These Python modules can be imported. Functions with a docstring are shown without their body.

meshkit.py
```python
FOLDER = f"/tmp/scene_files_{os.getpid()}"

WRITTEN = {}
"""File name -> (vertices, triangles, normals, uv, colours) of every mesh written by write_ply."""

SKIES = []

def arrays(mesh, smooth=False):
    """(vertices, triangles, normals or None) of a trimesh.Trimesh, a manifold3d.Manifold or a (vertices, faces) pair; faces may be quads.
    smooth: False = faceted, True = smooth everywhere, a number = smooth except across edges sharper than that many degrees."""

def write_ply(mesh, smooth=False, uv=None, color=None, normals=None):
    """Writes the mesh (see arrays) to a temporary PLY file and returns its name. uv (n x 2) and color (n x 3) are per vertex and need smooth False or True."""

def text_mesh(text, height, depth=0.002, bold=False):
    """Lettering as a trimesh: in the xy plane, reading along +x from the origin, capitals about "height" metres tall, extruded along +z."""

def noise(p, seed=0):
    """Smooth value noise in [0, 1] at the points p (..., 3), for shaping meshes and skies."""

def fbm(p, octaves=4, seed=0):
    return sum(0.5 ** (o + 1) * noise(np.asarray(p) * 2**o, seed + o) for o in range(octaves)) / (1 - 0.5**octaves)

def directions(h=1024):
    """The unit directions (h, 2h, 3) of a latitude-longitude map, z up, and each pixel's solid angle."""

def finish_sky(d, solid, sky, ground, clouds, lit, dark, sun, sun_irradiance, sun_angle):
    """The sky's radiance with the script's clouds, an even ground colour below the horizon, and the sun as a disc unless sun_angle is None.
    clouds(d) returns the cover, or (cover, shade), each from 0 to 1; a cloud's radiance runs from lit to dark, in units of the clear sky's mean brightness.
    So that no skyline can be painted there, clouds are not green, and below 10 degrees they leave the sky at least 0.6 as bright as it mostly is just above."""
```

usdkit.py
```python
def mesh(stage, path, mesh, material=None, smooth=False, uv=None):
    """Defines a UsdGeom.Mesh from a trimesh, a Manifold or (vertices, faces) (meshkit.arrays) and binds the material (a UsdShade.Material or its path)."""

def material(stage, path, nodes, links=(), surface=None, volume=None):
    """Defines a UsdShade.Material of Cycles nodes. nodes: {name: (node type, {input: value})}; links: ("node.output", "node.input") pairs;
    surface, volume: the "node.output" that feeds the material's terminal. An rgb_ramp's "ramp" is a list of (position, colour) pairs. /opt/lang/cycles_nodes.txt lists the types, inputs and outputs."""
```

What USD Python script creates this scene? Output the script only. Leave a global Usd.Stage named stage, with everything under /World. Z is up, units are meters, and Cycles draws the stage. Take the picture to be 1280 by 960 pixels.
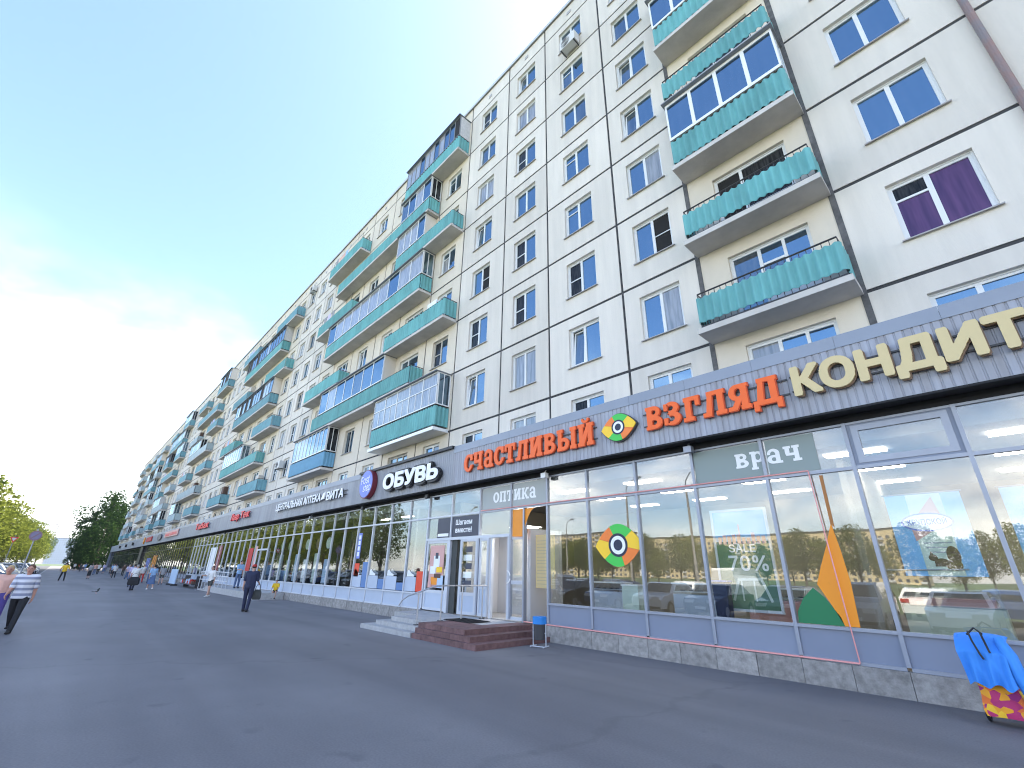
import math, random, glob
import numpy as np, trimesh, manifold3d as m3
import meshkit, usdkit
from meshkit import text_mesh
from pxr import Usd, UsdGeom, UsdLux, UsdShade, Gf, Sdf, Vt
from shapely import affinity
from shapely.geometry import Polygon, LineString, Point, box as sbox
from shapely.ops import unary_union

stage = Usd.Stage.CreateInMemory()
UsdGeom.SetStageUpAxis(stage, 'Z'); UsdGeom.SetStageMetersPerUnit(stage, 1.0)
UsdGeom.Xform.Define(stage, '/World'); stage.SetDefaultPrim(stage.GetPrimAtPath('/World'))
UsdGeom.Scope.Define(stage, '/World/Looks')
rng = random.Random(7)
PI = math.pi

# ------------------------------------------------------------------ camera
EYE = 1.65
YAW, PITCH, ROLL, FPX = 0.8246, 0.3951, 0.0204, 564.52
cf = np.array([-math.sin(YAW)*math.cos(PITCH), math.cos(YAW)*math.cos(PITCH), math.sin(PITCH)])
cr = np.cross(cf, [0, 0, 1]); cr /= np.linalg.norm(cr); cu = np.cross(cr, cf)
c_, s_ = math.cos(ROLL), math.sin(ROLL)
cr, cu = c_*cr+s_*cu, -s_*cr+c_*cu
cam = UsdGeom.Camera.Define(stage, '/World/camera')
mt = Gf.Matrix4d(*cr, 0, *cu, 0, *(-cf), 0, 0, 0, EYE, 1)
cam.AddTransformOp().Set(mt)
cam.CreateHorizontalApertureAttr(36.0); cam.CreateVerticalApertureAttr(27.0)
cam.CreateFocalLengthAttr(36.0*FPX/1280); cam.CreateClippingRangeAttr(Gf.Vec2f(0.05, 5000))
EXPOSURE = 2.38
cam.CreateExposureAttr(EXPOSURE)

# ------------------------------------------------------------------ sky and sun
SUN_DIR = np.array([0.30, 0.93, 1.40]); SUN_DIR /= np.linalg.norm(SUN_DIR)
sun_el = math.asin(SUN_DIR[2]); sun_rot = math.atan2(SUN_DIR[0], SUN_DIR[1])
usdkit.material(stage, '/World/Looks/sky_look', {
    'sky': ('sky_texture', {'sky_type': 'single_scattering', 'sun_disc': False, 'sun_elevation': sun_el, 'sun_rotation': sun_rot,
                            'air_density': 1.0, 'aerosol_density': 1.3, 'ozone_density': 2.6, 'altitude': 50.0}),
    'tc': ('texture_coordinate', {}),
    'sx': ('separate_xyz', {}),
    'mp': ('mapping', {'scale': (1.0, 1.0, 2.2)}),
    'n': ('noise_texture', {'scale': 3.1, 'detail': 7.0, 'roughness': 0.55, 'distortion': 0.25}),
    'nr': ('map_range', {'from_min': 0.33, 'from_max': 0.70, 'to_min': 0.0, 'to_max': 1.0, 'clamp': True, 'range_type': 'smoothstep'}),
    'er': ('map_range', {'from_min': 0.04, 'from_max': 0.52, 'to_min': 1.0, 'to_max': 0.0, 'clamp': True, 'range_type': 'smoothstep'}),
    'mul': ('math', {'math_type': 'multiply'}),
    'n2': ('noise_texture', {'scale': 5.0, 'detail': 5.0, 'roughness': 0.6}),
    'cr': ('rgb_ramp', {'ramp': [(0.36, (5.0, 5.0, 5.3)), (0.62, (12.0, 11.2, 9.9))]}),
    'mix': ('mix_color', {'blend_type': 'mix', 'use_clamp': False}),
    'bg': ('background_shader', {'strength': 0.1})},
    [('tc.generated', 'sx.vector'), ('tc.generated', 'mp.vector'), ('mp.vector', 'n.vector'), ('mp.vector', 'n2.vector'),
     ('n.fac', 'nr.value'), ('sx.z', 'er.value'), ('nr.result', 'mul.value1'), ('er.result', 'mul.value2'),
     ('n2.fac', 'cr.fac'), ('mul.value', 'mix.fac'), ('sky.color', 'mix.a'), ('cr.color', 'mix.b'), ('mix.result', 'bg.color')],
    surface='bg.background')
dome = UsdLux.DomeLight.Define(stage, '/World/sky')
UsdShade.MaterialBindingAPI.Apply(dome.GetPrim()).Bind(UsdShade.Material.Get(stage, '/World/Looks/sky_look'))
dome.GetPrim().SetCustomDataByKey('kind', 'structure')
sun = UsdLux.DistantLight.Define(stage, '/World/sun')
sun.CreateIntensityAttr(0.85); sun.CreateAngleAttr(0.5); sun.CreateColorAttr(Gf.Vec3f(1.0, 0.9, 0.72)); sun.CreateNormalizeAttr(True)
sz = SUN_DIR; sx = np.cross([0, 0, 1.0], sz); sx /= np.linalg.norm(sx); sy = np.cross(sz, sx)
sun.AddTransformOp().Set(Gf.Matrix4d(*sx, 0, *sy, 0, *sz, 0, 0, 0, 0, 1))

# ------------------------------------------------------------------ helpers
class MB:
    """collects vertices and triangles for one mesh"""
    def __init__(s): s.v, s.f, s.n = [], [], 0
    def add(s, v, f):
        v = np.asarray(v, float); f = np.asarray(f, int)
        if f.shape[1] == 4: f = np.vstack([f[:, [0, 1, 2]], f[:, [0, 2, 3]]])
        s.v.append(v); s.f.append(f+s.n); s.n += len(v); return s
    def mesh(s, m): return s.add(m.vertices, m.faces)
    def box(s, a, b):
        (x0, y0, z0), (x1, y1, z1) = np.minimum(a, b), np.maximum(a, b)
        v = [(x0,y0,z0),(x1,y0,z0),(x1,y1,z0),(x0,y1,z0),(x0,y0,z1),(x1,y0,z1),(x1,y1,z1),(x0,y1,z1)]
        return s.add(v, [(0,3,2,1),(4,5,6,7),(0,1,5,4),(1,2,6,5),(2,3,7,6),(3,0,4,7)])
    def quad(s, *p): return s.add(p, [(0,1,2,3)])
    def tube(s, pts, r, n=6, caps=True):
        p = np.asarray(pts, float); r = np.broadcast_to(r, (len(p),))
        t = np.gradient(p, axis=0); t /= np.linalg.norm(t, axis=1, keepdims=True)+1e-12
        ref = np.array([0, 0, 1.0]) if abs(t[:, 2]).mean() < 0.8 else np.array([1.0, 0, 0])
        a = np.cross(t, ref); a /= np.linalg.norm(a, axis=1, keepdims=True)+1e-12; b = np.cross(t, a)
        an = np.arange(n)*2*PI/n
        v = p[:, None]+r[:, None, None]*(np.cos(an)[None, :, None]*a[:, None]+np.sin(an)[None, :, None]*b[:, None])
        f = []
        for i in range(len(p)-1):
            for j in range(n): f.append((i*n+j, i*n+(j+1) % n, (i+1)*n+(j+1) % n, (i+1)*n+j))
        s.add(v.reshape(-1, 3), f)
        if caps:
            for i, e in ((0, p[0]), (len(p)-1, p[-1])):
                s.add(np.vstack([v[i], e]), [(j, (j+1) % n, n) for j in range(n)])
        return s
    def poly(s, shape, axis, a0, a1):
        """extrude a shapely shape; axis 'y': shape in (x, z), from y=a0 to y=a1; axis 'x': shape in (y,z); axis 'z': (x,y)"""
        for g in getattr(shape, 'geoms', [shape]):
            if g.is_empty or g.geom_type != 'Polygon': continue
            m = trimesh.creation.extrude_polygon(g, abs(a1-a0), engine='earcut')
            v = np.array(m.vertices); h = v[:, 2]+min(a0, a1)
            if axis == 'y': v = np.stack([v[:, 0], h, v[:, 1]], 1)
            elif axis == 'x': v = np.stack([h, v[:, 0], v[:, 1]], 1)
            else: v = np.stack([v[:, 0], v[:, 1], h], 1)
            s.add(v, m.faces if axis != 'y' else m.faces[:, ::-1])
        return s
    def xf(s, fn):
        s.v = [fn(v) for v in s.v]; return s
    def get(s): return np.vstack(s.v), np.vstack(s.f)

USED = {}
def path_of(name, parent):
    base = (str(parent.GetPath()) if parent is not None else '/World')+'/'+name
    k = USED.get(base, 0); USED[base] = k+1
    return base if k == 0 else f'{base}_{k:03d}'
def tag(o, label=None, cat=None, group=None, kind=None):
    for k, v in (('label', label), ('category', cat), ('group', group), ('kind', kind)):
        if v: o.SetCustomDataByKey(k, v)
    return o
def obj(name, mb, mat, parent=None, smooth=False, label=None, **kw):
    m = usdkit.mesh(stage, path_of(name, parent), mb.get() if isinstance(mb, MB) else mb, M[mat] if isinstance(mat, str) else mat, smooth)
    p = m.GetPrim()
    if label or kw: tag(p, label, kw.get('cat'), kw.get('group'), kw.get('kind'))
    return p
def thing(name, label=None, cat=None, group=None, loc=(0, 0, 0), rz=0.0, scale=None):
    x = UsdGeom.Xform.Define(stage, path_of(name, None))
    x.AddTranslateOp().Set(Gf.Vec3d(*map(float, loc)))
    if rz: x.AddRotateZOp().Set(math.degrees(rz))
    if scale: x.AddScaleOp().Set(Gf.Vec3f(*([scale]*3 if np.ndim(scale) == 0 else scale)))
    return tag(x.GetPrim(), label, cat, group)
def dup(src, label, loc, rz=0.0, scale=None, group=None):
    r = thing(src.GetName().rsplit('_', 1)[0] if src.GetName()[-3:].isdigit() else src.GetName(), label, src.GetCustomDataByKey('category'), group or src.GetCustomDataByKey('group'), loc, rz, scale)
    r.GetReferences().AddInternalReference(src.GetPath()); r.SetInstanceable(True)
    return r
def klass(name):
    return stage.CreateClassPrim('/World/'+name) if False else stage.CreateClassPrim('/'+name)
def from_class(cl, name, label, cat, group, loc, rz=0.0, scale=None):
    r = thing(name, label, cat, group, loc, rz, scale)
    r.GetReferences().AddInternalReference(cl.GetPath()); r.SetInstanceable(True)
    return r

# ------------------------------------------------------------------ materials
M = {}
def mat(name, col, rough=0.6, metal=0.0, var=0.0, scale=3.0, bump=0.0, bscale=40.0, spec=0.5, coat=0.0, col2=None, rnd=0.0, detail=5.0, stretch=(1, 1, 1)):
    """plain principled look; var: noise mottling between col and a darker tone (or col2); rnd: tone differs from mesh to mesh"""
    n = {'p': ('principled_bsdf', {'base_color': col, 'roughness': rough, 'metallic': metal, 'specular_ior_level': spec, 'coat_weight': coat})}; l = []
    src = None
    if var or col2 is not None or bump:
        n['g'] = ('geometry', {}); n['mp'] = ('mapping', {'scale': stretch}); l += [('g.position', 'mp.vector')]
    if var or col2 is not None:
        d = col2 if col2 is not None else tuple(c*(1-var) for c in col)
        n['n'] = ('noise_texture', {'scale': scale, 'detail': detail, 'roughness': 0.62})
        n['r'] = ('rgb_ramp', {'ramp': [(0.33, d), (0.66, col)]})
        l += [('mp.vector', 'n.vector'), ('n.fac', 'r.fac')]; src = 'r.color'
    if rnd:
        n['oi'] = ('object_info', {}); n['rr'] = ('map_range', {'to_min': 1-rnd, 'to_max': 1+rnd*0.5}); n['mx'] = ('mix_color', {'blend_type': 'multiply', 'fac': 1.0, 'a': col, 'use_clamp': False})
        n['cb'] = ('combine_xyz', {})
        l += [('oi.random', 'rr.value'), ('rr.result', 'cb.x'), ('rr.result', 'cb.y'), ('rr.result', 'cb.z'), ('cb.vector', 'mx.b')]
        if src: l.append((src, 'mx.a'))
        src = 'mx.result'
    if src: l.append((src, 'p.base_color'))
    if bump:
        n['bn'] = ('noise_texture', {'scale': bscale, 'detail': 4.0}); n['bp'] = ('bump', {'strength': bump, 'distance': 0.02})
        l += [('mp.vector', 'bn.vector'), ('bn.fac', 'bp.height'), ('bp.normal', 'p.normal')]
    M[name] = usdkit.material(stage, '/World/Looks/'+name, n, l, surface='p.BSDF'); return M[name]

def glass(name, tint=(0.92, 0.96, 0.95), f0=0.1):
    """clear shop glass: each face mirrors f0 of the light head on and more at a slant"""
    M[name] = usdkit.material(stage, '/World/Looks/'+name, {
        'lw': ('layer_weight', {'blend': 0.5}), 'pw': ('math', {'math_type': 'power', 'value2': 5.0}), 'ma': ('math', {'math_type': 'multiply_add', 'value2': 1-f0, 'value3': f0}),
        't': ('transparent_bsdf', {'color': tint}), 'g': ('glossy_bsdf', {'color': (1, 1, 1), 'roughness': 0.0}), 'm': ('mix_closure', {}),
        'geo': ('geometry', {}), 'nz': ('noise_texture', {'scale': 0.55, 'detail': 2.0}), 'bp': ('bump', {'strength': 0.045, 'distance': 0.05})},
        [('lw.facing', 'pw.value1'), ('pw.value', 'ma.value1'), ('ma.value', 'm.fac'), ('t.BSDF', 'm.closure1'), ('g.BSDF', 'm.closure2'), ('geo.position', 'nz.vector'), ('nz.fac', 'bp.height'), ('bp.normal', 'g.normal')], surface='m.closure')
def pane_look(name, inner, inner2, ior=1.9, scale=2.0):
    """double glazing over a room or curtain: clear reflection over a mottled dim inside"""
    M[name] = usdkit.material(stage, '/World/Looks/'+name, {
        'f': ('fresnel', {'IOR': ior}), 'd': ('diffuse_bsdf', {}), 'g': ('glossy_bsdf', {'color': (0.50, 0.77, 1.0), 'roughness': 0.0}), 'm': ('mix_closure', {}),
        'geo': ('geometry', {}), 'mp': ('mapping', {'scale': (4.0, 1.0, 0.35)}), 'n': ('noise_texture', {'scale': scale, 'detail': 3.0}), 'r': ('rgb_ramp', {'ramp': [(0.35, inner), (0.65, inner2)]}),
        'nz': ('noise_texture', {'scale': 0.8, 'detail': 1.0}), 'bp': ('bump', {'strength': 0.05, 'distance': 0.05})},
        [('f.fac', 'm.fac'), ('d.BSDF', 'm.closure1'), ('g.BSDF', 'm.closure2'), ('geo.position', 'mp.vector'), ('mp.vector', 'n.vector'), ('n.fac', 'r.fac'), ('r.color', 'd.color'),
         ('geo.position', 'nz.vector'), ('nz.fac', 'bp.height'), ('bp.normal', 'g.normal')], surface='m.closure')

mat('wall_white', (0.765, 0.70, 0.615), 0.85, var=0.11, scale=1.3, bump=0.25, bscale=60, rnd=0.10, stretch=(2.2, 1, 0.2))
mat('wall_cream', (0.75, 0.665, 0.545), 0.85, var=0.10, scale=0.9, bump=0.25, bscale=60, rnd=0.05, stretch=(1, 1, 0.45))
mat('joint_grey', (0.075, 0.073, 0.075), 0.9, var=0.4, scale=3)
mat('joint_cover', (0.15, 0.145, 0.145), 0.9, var=0.5, scale=5)
mat('roof_metal', (0.55, 0.56, 0.57), 0.5)
mat('roof_felt', (0.06, 0.06, 0.06), 0.9)
mat('frame_white', (0.78, 0.78, 0.77), 0.35, rnd=0.06)
mat('frame_wood', (0.60, 0.56, 0.50), 0.6, var=0.25, scale=8)
mat('sill_metal', (0.40, 0.38, 0.37), 0.5)
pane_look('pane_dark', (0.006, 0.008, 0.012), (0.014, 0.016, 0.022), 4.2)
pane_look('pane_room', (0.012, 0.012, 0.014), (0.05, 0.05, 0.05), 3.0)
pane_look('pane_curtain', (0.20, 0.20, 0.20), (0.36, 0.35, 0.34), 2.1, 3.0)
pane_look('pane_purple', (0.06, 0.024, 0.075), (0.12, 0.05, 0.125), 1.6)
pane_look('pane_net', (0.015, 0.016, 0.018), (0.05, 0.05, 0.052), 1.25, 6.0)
mat('open_dark', (0.012, 0.011, 0.011), 0.9)
mat('teal', (0.165, 0.46, 0.455), 0.6, var=0.28, scale=2.2, bump=0.1, bscale=20, rnd=0.16, stretch=(1, 1, 0.3))
mat('teal_blue', (0.17, 0.37, 0.43), 0.6, var=0.22, scale=1.4, rnd=0.12)
mat('siding_blue', (0.14, 0.34, 0.50), 0.5, var=0.1)
mat('pale_blue', (0.42, 0.52, 0.55), 0.6, var=0.2, scale=1.5, rnd=0.2)
mat('slab_concrete', (0.58, 0.545, 0.50), 0.9, var=0.2, scale=1.3, bump=0.2, bscale=30)
mat('rail_black', (0.03, 0.03, 0.033), 0.5)
mat('brick_white', (0.62, 0.61, 0.60), 0.8, var=0.2, scale=6)
mat('balcony_roof', (0.22, 0.23, 0.25), 0.6)
mat('pipe_brown', (0.30, 0.17, 0.14), 0.6, var=0.5, scale=2.0, col2=(0.20, 0.19, 0.20))
mat('ac_white', (0.62, 0.61, 0.58), 0.5)
mat('dark_metal', (0.05, 0.05, 0.055), 0.45)
# shop front
glass('shop_glass', (0.95, 0.97, 0.965), 0.12)
glass('shop_glass_far', (0.80, 0.84, 0.82), 0.12)
mat('alu_grey', (0.31, 0.33, 0.385), 0.35, metal=0.3, var=0.08, scale=2)
mat('alu_white', (0.55, 0.57, 0.61), 0.4)
mat('alu_black', (0.02, 0.02, 0.024), 0.4)
mat('panel_grey', (0.215, 0.245, 0.32), 0.42, var=0.07, scale=1.2, rnd=0.05)
mat('panel_white', (0.46, 0.52, 0.62), 0.4, var=0.06, scale=1.2, rnd=0.05)
mat('fascia_grey', (0.36, 0.37, 0.42), 0.5, metal=0.15, scale=1.6, rnd=0.06, stretch=(3.0, 1, 0.13), col2=(0.27, 0.265, 0.285))
mat('fascia_light', (0.32, 0.33, 0.36), 0.5, metal=0.1, var=0.25, scale=1.2, rnd=0.08, stretch=(2.5, 1, 0.15))
mat('flashing', (0.27, 0.295, 0.345), 0.45, metal=0.2, var=0.12, scale=0.6)
mat('soffit_dark', (0.012, 0.012, 0.014), 0.8)
mat('plinth_stone', (0.36, 0.34, 0.32), 0.85, var=0.42, scale=9, bump=0.5, bscale=45, rnd=0.15)
mat('floor_tile', (0.24, 0.19, 0.14), 0.35, var=0.1)
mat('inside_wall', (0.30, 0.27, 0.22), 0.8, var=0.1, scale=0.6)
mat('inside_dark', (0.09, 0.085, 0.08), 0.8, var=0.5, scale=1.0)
mat('inside_ceiling', (0.22, 0.22, 0.22), 0.9)
# street
M['asphalt'] = usdkit.material(stage, '/World/Looks/asphalt', {
    'g': ('geometry', {}), 'n1': ('noise_texture', {'scale': 0.22, 'detail': 6.0, 'roughness': 0.6}), 'n2': ('noise_texture', {'scale': 42.0, 'detail': 3.0}),
    'mp': ('mapping', {'scale': (0.05, 0.55, 1.0)}), 'n3': ('noise_texture', {'scale': 1.0, 'detail': 3.0, 'distortion': 0.6}),
    'r1': ('rgb_ramp', {'ramp': [(0.3, (0.156, 0.146, 0.148)), (0.5, (0.180, 0.169, 0.172)), (0.7, (0.212, 0.200, 0.202))]}),
    'r2': ('rgb_ramp', {'ramp': [(0.3, (0.88, 0.88, 0.88)), (0.7, (1.08, 1.08, 1.08))]}),
    'r3': ('rgb_ramp', {'ramp': [(0.40, (0.86, 0.86, 0.87)), (0.60, (1.06, 1.06, 1.05))]}),
    'dn': ('noise_texture', {'scale': 0.9, 'detail': 4.0}), 'vm': ('vector_math', {'math_type': 'multiply_add', 'vector2': (1.6, 1.6, 0.0)}), 'vc': ('voronoi_texture', {'feature': 'distance_to_edge', 'scale': 0.09}),
    'rc': ('rgb_ramp', {'ramp': [(0.0, (0.66, 0.66, 0.66)), (0.003, (0.70, 0.70, 0.70)), (0.007, (1, 1, 1)), (1.0, (1, 1, 1))]}),
    'n4': ('noise_texture', {'scale': 1.7, 'detail': 2.0}), 'r4': ('rgb_ramp', {'ramp': [(0.0, (1, 1, 1)), (0.68, (1, 1, 1)), (0.76, (0.80, 0.80, 0.82)), (1.0, (0.74, 0.74, 0.76))]}),
    'm3': ('mix_color', {'blend_type': 'multiply', 'fac': 0.3, 'use_clamp': False}), 'm4': ('mix_color', {'blend_type': 'multiply', 'fac': 1.0, 'use_clamp': False}),
    'm1': ('mix_color', {'blend_type': 'multiply', 'fac': 1.0, 'use_clamp': False}), 'm2': ('mix_color', {'blend_type': 'multiply', 'fac': 1.0, 'use_clamp': False}),
    'b': ('bump', {'strength': 0.10, 'distance': 0.01}), 'p': ('principled_bsdf', {'roughness': 0.72, 'specular_ior_level': 0.4})},
    [('g.position', 'n1.vector'), ('g.position', 'n2.vector'), ('g.position', 'mp.vector'), ('mp.vector', 'n3.vector'), ('n1.fac', 'r1.fac'), ('n2.fac', 'r2.fac'), ('n3.fac', 'r3.fac'),
     ('r1.color', 'm1.a'), ('r2.color', 'm1.b'), ('m1.result', 'm2.a'), ('r3.color', 'm2.b'), ('m2.result', 'm3.a'), ('g.position', 'dn.vector'), ('dn.color', 'vm.vector1'), ('g.position', 'vm.vector3'), ('vm.vector', 'vc.vector'), ('vc.distance', 'rc.fac'), ('rc.color', 'm3.b'), ('m3.result', 'm4.a'), ('g.position', 'n4.vector'), ('n4.fac', 'r4.fac'), ('r4.color', 'm4.b'), ('m4.result', 'p.base_color'), ('n2.fac', 'b.height'), ('b.normal', 'p.normal')], surface='p.BSDF')
mat('road_asphalt', (0.075, 0.075, 0.08), 0.8, var=0.25, scale=0.4)
mat('kerb_stone', (0.33, 0.32, 0.31), 0.85, var=0.3, scale=5)
mat('grass', (0.07, 0.11, 0.03), 0.9, var=0.5, scale=1.5)
mat('step_grey', (0.46, 0.45, 0.44), 0.8, var=0.22, scale=7, bump=0.2, rnd=0.1)
mat('step_red', (0.20, 0.105, 0.10), 0.75, var=0.4, scale=6, bump=0.3, rnd=0.18)
mat('steel', (0.45, 0.45, 0.46), 0.35, metal=0.8)
mat('mat_black', (0.012, 0.012, 0.014), 0.95)
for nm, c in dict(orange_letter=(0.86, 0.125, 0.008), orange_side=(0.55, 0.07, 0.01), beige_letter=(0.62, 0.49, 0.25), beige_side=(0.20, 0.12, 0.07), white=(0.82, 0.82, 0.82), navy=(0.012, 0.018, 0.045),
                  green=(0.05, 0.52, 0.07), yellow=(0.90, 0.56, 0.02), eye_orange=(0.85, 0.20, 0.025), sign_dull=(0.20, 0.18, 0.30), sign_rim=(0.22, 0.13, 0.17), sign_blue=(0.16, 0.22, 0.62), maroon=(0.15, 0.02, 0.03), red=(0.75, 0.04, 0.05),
                  bin_blue=(0.02, 0.22, 0.62), black=(0.012, 0.012, 0.014), pink_strip=(0.80, 0.34, 0.32), decal_orange=(0.80, 0.27, 0.01), decal_green=(0.01, 0.16, 0.06),
                  poster_blue=(0.20, 0.45, 0.72), poster_white=(0.78, 0.80, 0.80), pale_green=(0.50, 0.58, 0.50), film_grey=(0.24, 0.29, 0.28), film_pale=(0.36, 0.38, 0.37), dark_poster=(0.045, 0.05, 0.075), shoe_blue=(0.10, 0.20, 0.42),
                  shoe_red=(0.72, 0.06, 0.02), vest_grey=(0.52, 0.52, 0.54), print_tan=(0.42, 0.36, 0.24), decal_brown=(0.36, 0.14, 0.03), lightblue=(0.42, 0.55, 0.72), salmon=(0.62, 0.34, 0.31)).items():
    mat(nm, c, 0.45)
for nm, c in dict(skin=(0.55, 0.33, 0.25), skin_red=(0.50, 0.26, 0.19), hair_dark=(0.02, 0.015, 0.012), hair_brown=(0.11, 0.055, 0.03), hair_grey=(0.35, 0.33, 0.31), hair_blond=(0.45, 0.32, 0.16),
                  cloth_black=(0.014, 0.014, 0.017), cloth_navy=(0.02, 0.026, 0.065), cloth_white=(0.75, 0.74, 0.72), cloth_yellow=(0.80, 0.52, 0.02), cloth_jeans=(0.09, 0.14, 0.26), cloth_blue=(0.33, 0.52, 0.78),
                  cloth_skirt=(0.10, 0.17, 0.33), cloth_grey=(0.30, 0.30, 0.31), cloth_dgrey=(0.06, 0.065, 0.062), cloth_peach=(0.72, 0.42, 0.34), cloth_purple=(0.10, 0.07, 0.30), cloth_lilac=(0.56, 0.50, 0.70), cloth_red=(0.50, 0.04, 0.03),
                  cloth_brown=(0.12, 0.07, 0.05), leather=(0.02, 0.016, 0.014), lip=(0.35, 0.10, 0.09), eye_dark=(0.02, 0.015, 0.015), cloth_green=(0.10, 0.20, 0.12)).items():
    mat(nm, c, 0.75, var=0.12, scale=9)
M['cloth_stripes'] = usdkit.material(stage, '/World/Looks/cloth_stripes', {
    'tc': ('texture_coordinate', {}), 's': ('separate_xyz', {}), 'm': ('math', {'math_type': 'multiply', 'value2': 7.4}), 'fr': ('math', {'math_type': 'fraction'}),
    'r': ('rgb_ramp', {'ramp': [(0.0, (0.66, 0.66, 0.71)), (0.48, (0.66, 0.66, 0.71)), (0.52, (0.25, 0.27, 0.36)), (0.96, (0.25, 0.27, 0.36)), (1.0, (0.66, 0.66, 0.71))]}), 'p': ('principled_bsdf', {'roughness': 0.8})},
    [('tc.object', 's.vector'), ('s.z', 'm.value1'), ('m.value', 'fr.value1'), ('fr.value', 'r.fac'), ('r.color', 'p.base_color')], surface='p.BSDF')
def emit(name, col, st):
    M[name] = usdkit.material(stage, '/World/Looks/'+name, {'e': ('emission', {'color': col, 'strength': st})}, [], surface='e.emission')
emit('lobby_lamp', (1.0, 0.96, 0.9), 6.0)
emit('lamp_panel', (1.0, 0.95, 0.85), 2.6)

# ================================================================== SETTING
XL, XR = -164.0, 13.9              # ends of the block of flats
WY = 10.66                         # face of its wall panels
ROW0 = 7.14; H = 2.70              # lower edge of the third storey, storey height
g = MB().quad((-1600, -1600, -0.25), (600, -1600, -0.25), (600, 900, -0.25), (-1600, 900, -0.25))
tag(obj('ground', g, 'grass'), 'grassy ground around the street and houses', 'ground', kind='structure')
g = MB().box((-420, -1.25, -0.6), (60, 30, 0.0))
tag(obj('pavement', g, 'asphalt'), 'wide worn grey asphalt promenade in front of the shops', 'pavement', kind='structure')
g = MB().box((-420, -16.0, -0.6), (60, -1.45, -0.13))
tag(obj('road', g, 'road_asphalt'), 'asphalt car park and roadway beside the promenade', 'road', kind='structure')
kb = thing('kerb'); tag(kb, kind='structure')
for i in range(60):
    x = 12-i*2.5
    obj('kerb_stone', MB().box((x-2.485, -1.45, -0.5), (x, -1.25, 0.012)), 'kerb_stone', kb)
obj('far_kerb_stones', MB().box((-420, -1.45, -0.5), (-138, -1.25, 0.012)), 'kerb_stone', kb, kind='stuff')
# ================================================================== BLOCK OF FLATS
flats = thing('apartment_building', 'long nine storey white panel block of flats with turquoise balconies above the shops', 'building')
PER = 24.92
BW = [2.65, 3.15, 2.96, 3.2, 2.95, 2.75, 2.4, 2.5, 2.36]
bays = [(2.2, 5.4, 'n'), (5.4, 8.4, 'n'), (8.4, 11.0, 'n'), (11.0, 13.9, 'n'), (-0.85, 2.2, 'n'), (-4.05, -0.85, 'e'), (-6.49, -4.05, 'n'), (-9.62, -6.49, 'n'), (-12.22, -9.62, 'n'), (-15.38, -12.22, 'n')]
x = -15.38
gi = 0
groups = []
while x > XL+8:
    groups.append(x)
    for k, w in enumerate(BW):
        if x-w < XL: break
        bays.append((x-w, x, 'w' if k in (0, 3, 5) and k != 3 else ('d' if k in (1, 4) else ('c' if k in (2, 3) else 'n'))))
        x -= w
XL = x
WIN = []     # (bay, row, kind, x0,x1,z0,z1)
def winrect(b, r):
    xa, xb, k = b; c = (xa+xb)/2; z = ROW0+H*r
    if k == 'e': return (-3.28, -1.42, z+0.12, z+(2.25 if r >= 0 else 2.36))
    if k == 'd': return (c-0.95, c+0.9, z+0.12, z+(2.25 if r >= 0 else 2.36))
    if b == bays[4]: return (0.04, 1.39, z+0.83, z+2.25)
    return (c-0.66, c+0.62, z+0.80, z+(2.25 if r >= 0 else 2.36))
panels = []
for b in bays:
    for r in range(-1, 8): panels.append((b, r))
def dist(b, r): return math.hypot((b[0]+b[1])/2, WY, ROW0+H*(r+0.5)-EYE)
panels.sort(key=lambda p: dist(*p))
G = 0.042
far_w, far_c = MB(), MB()
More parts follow.
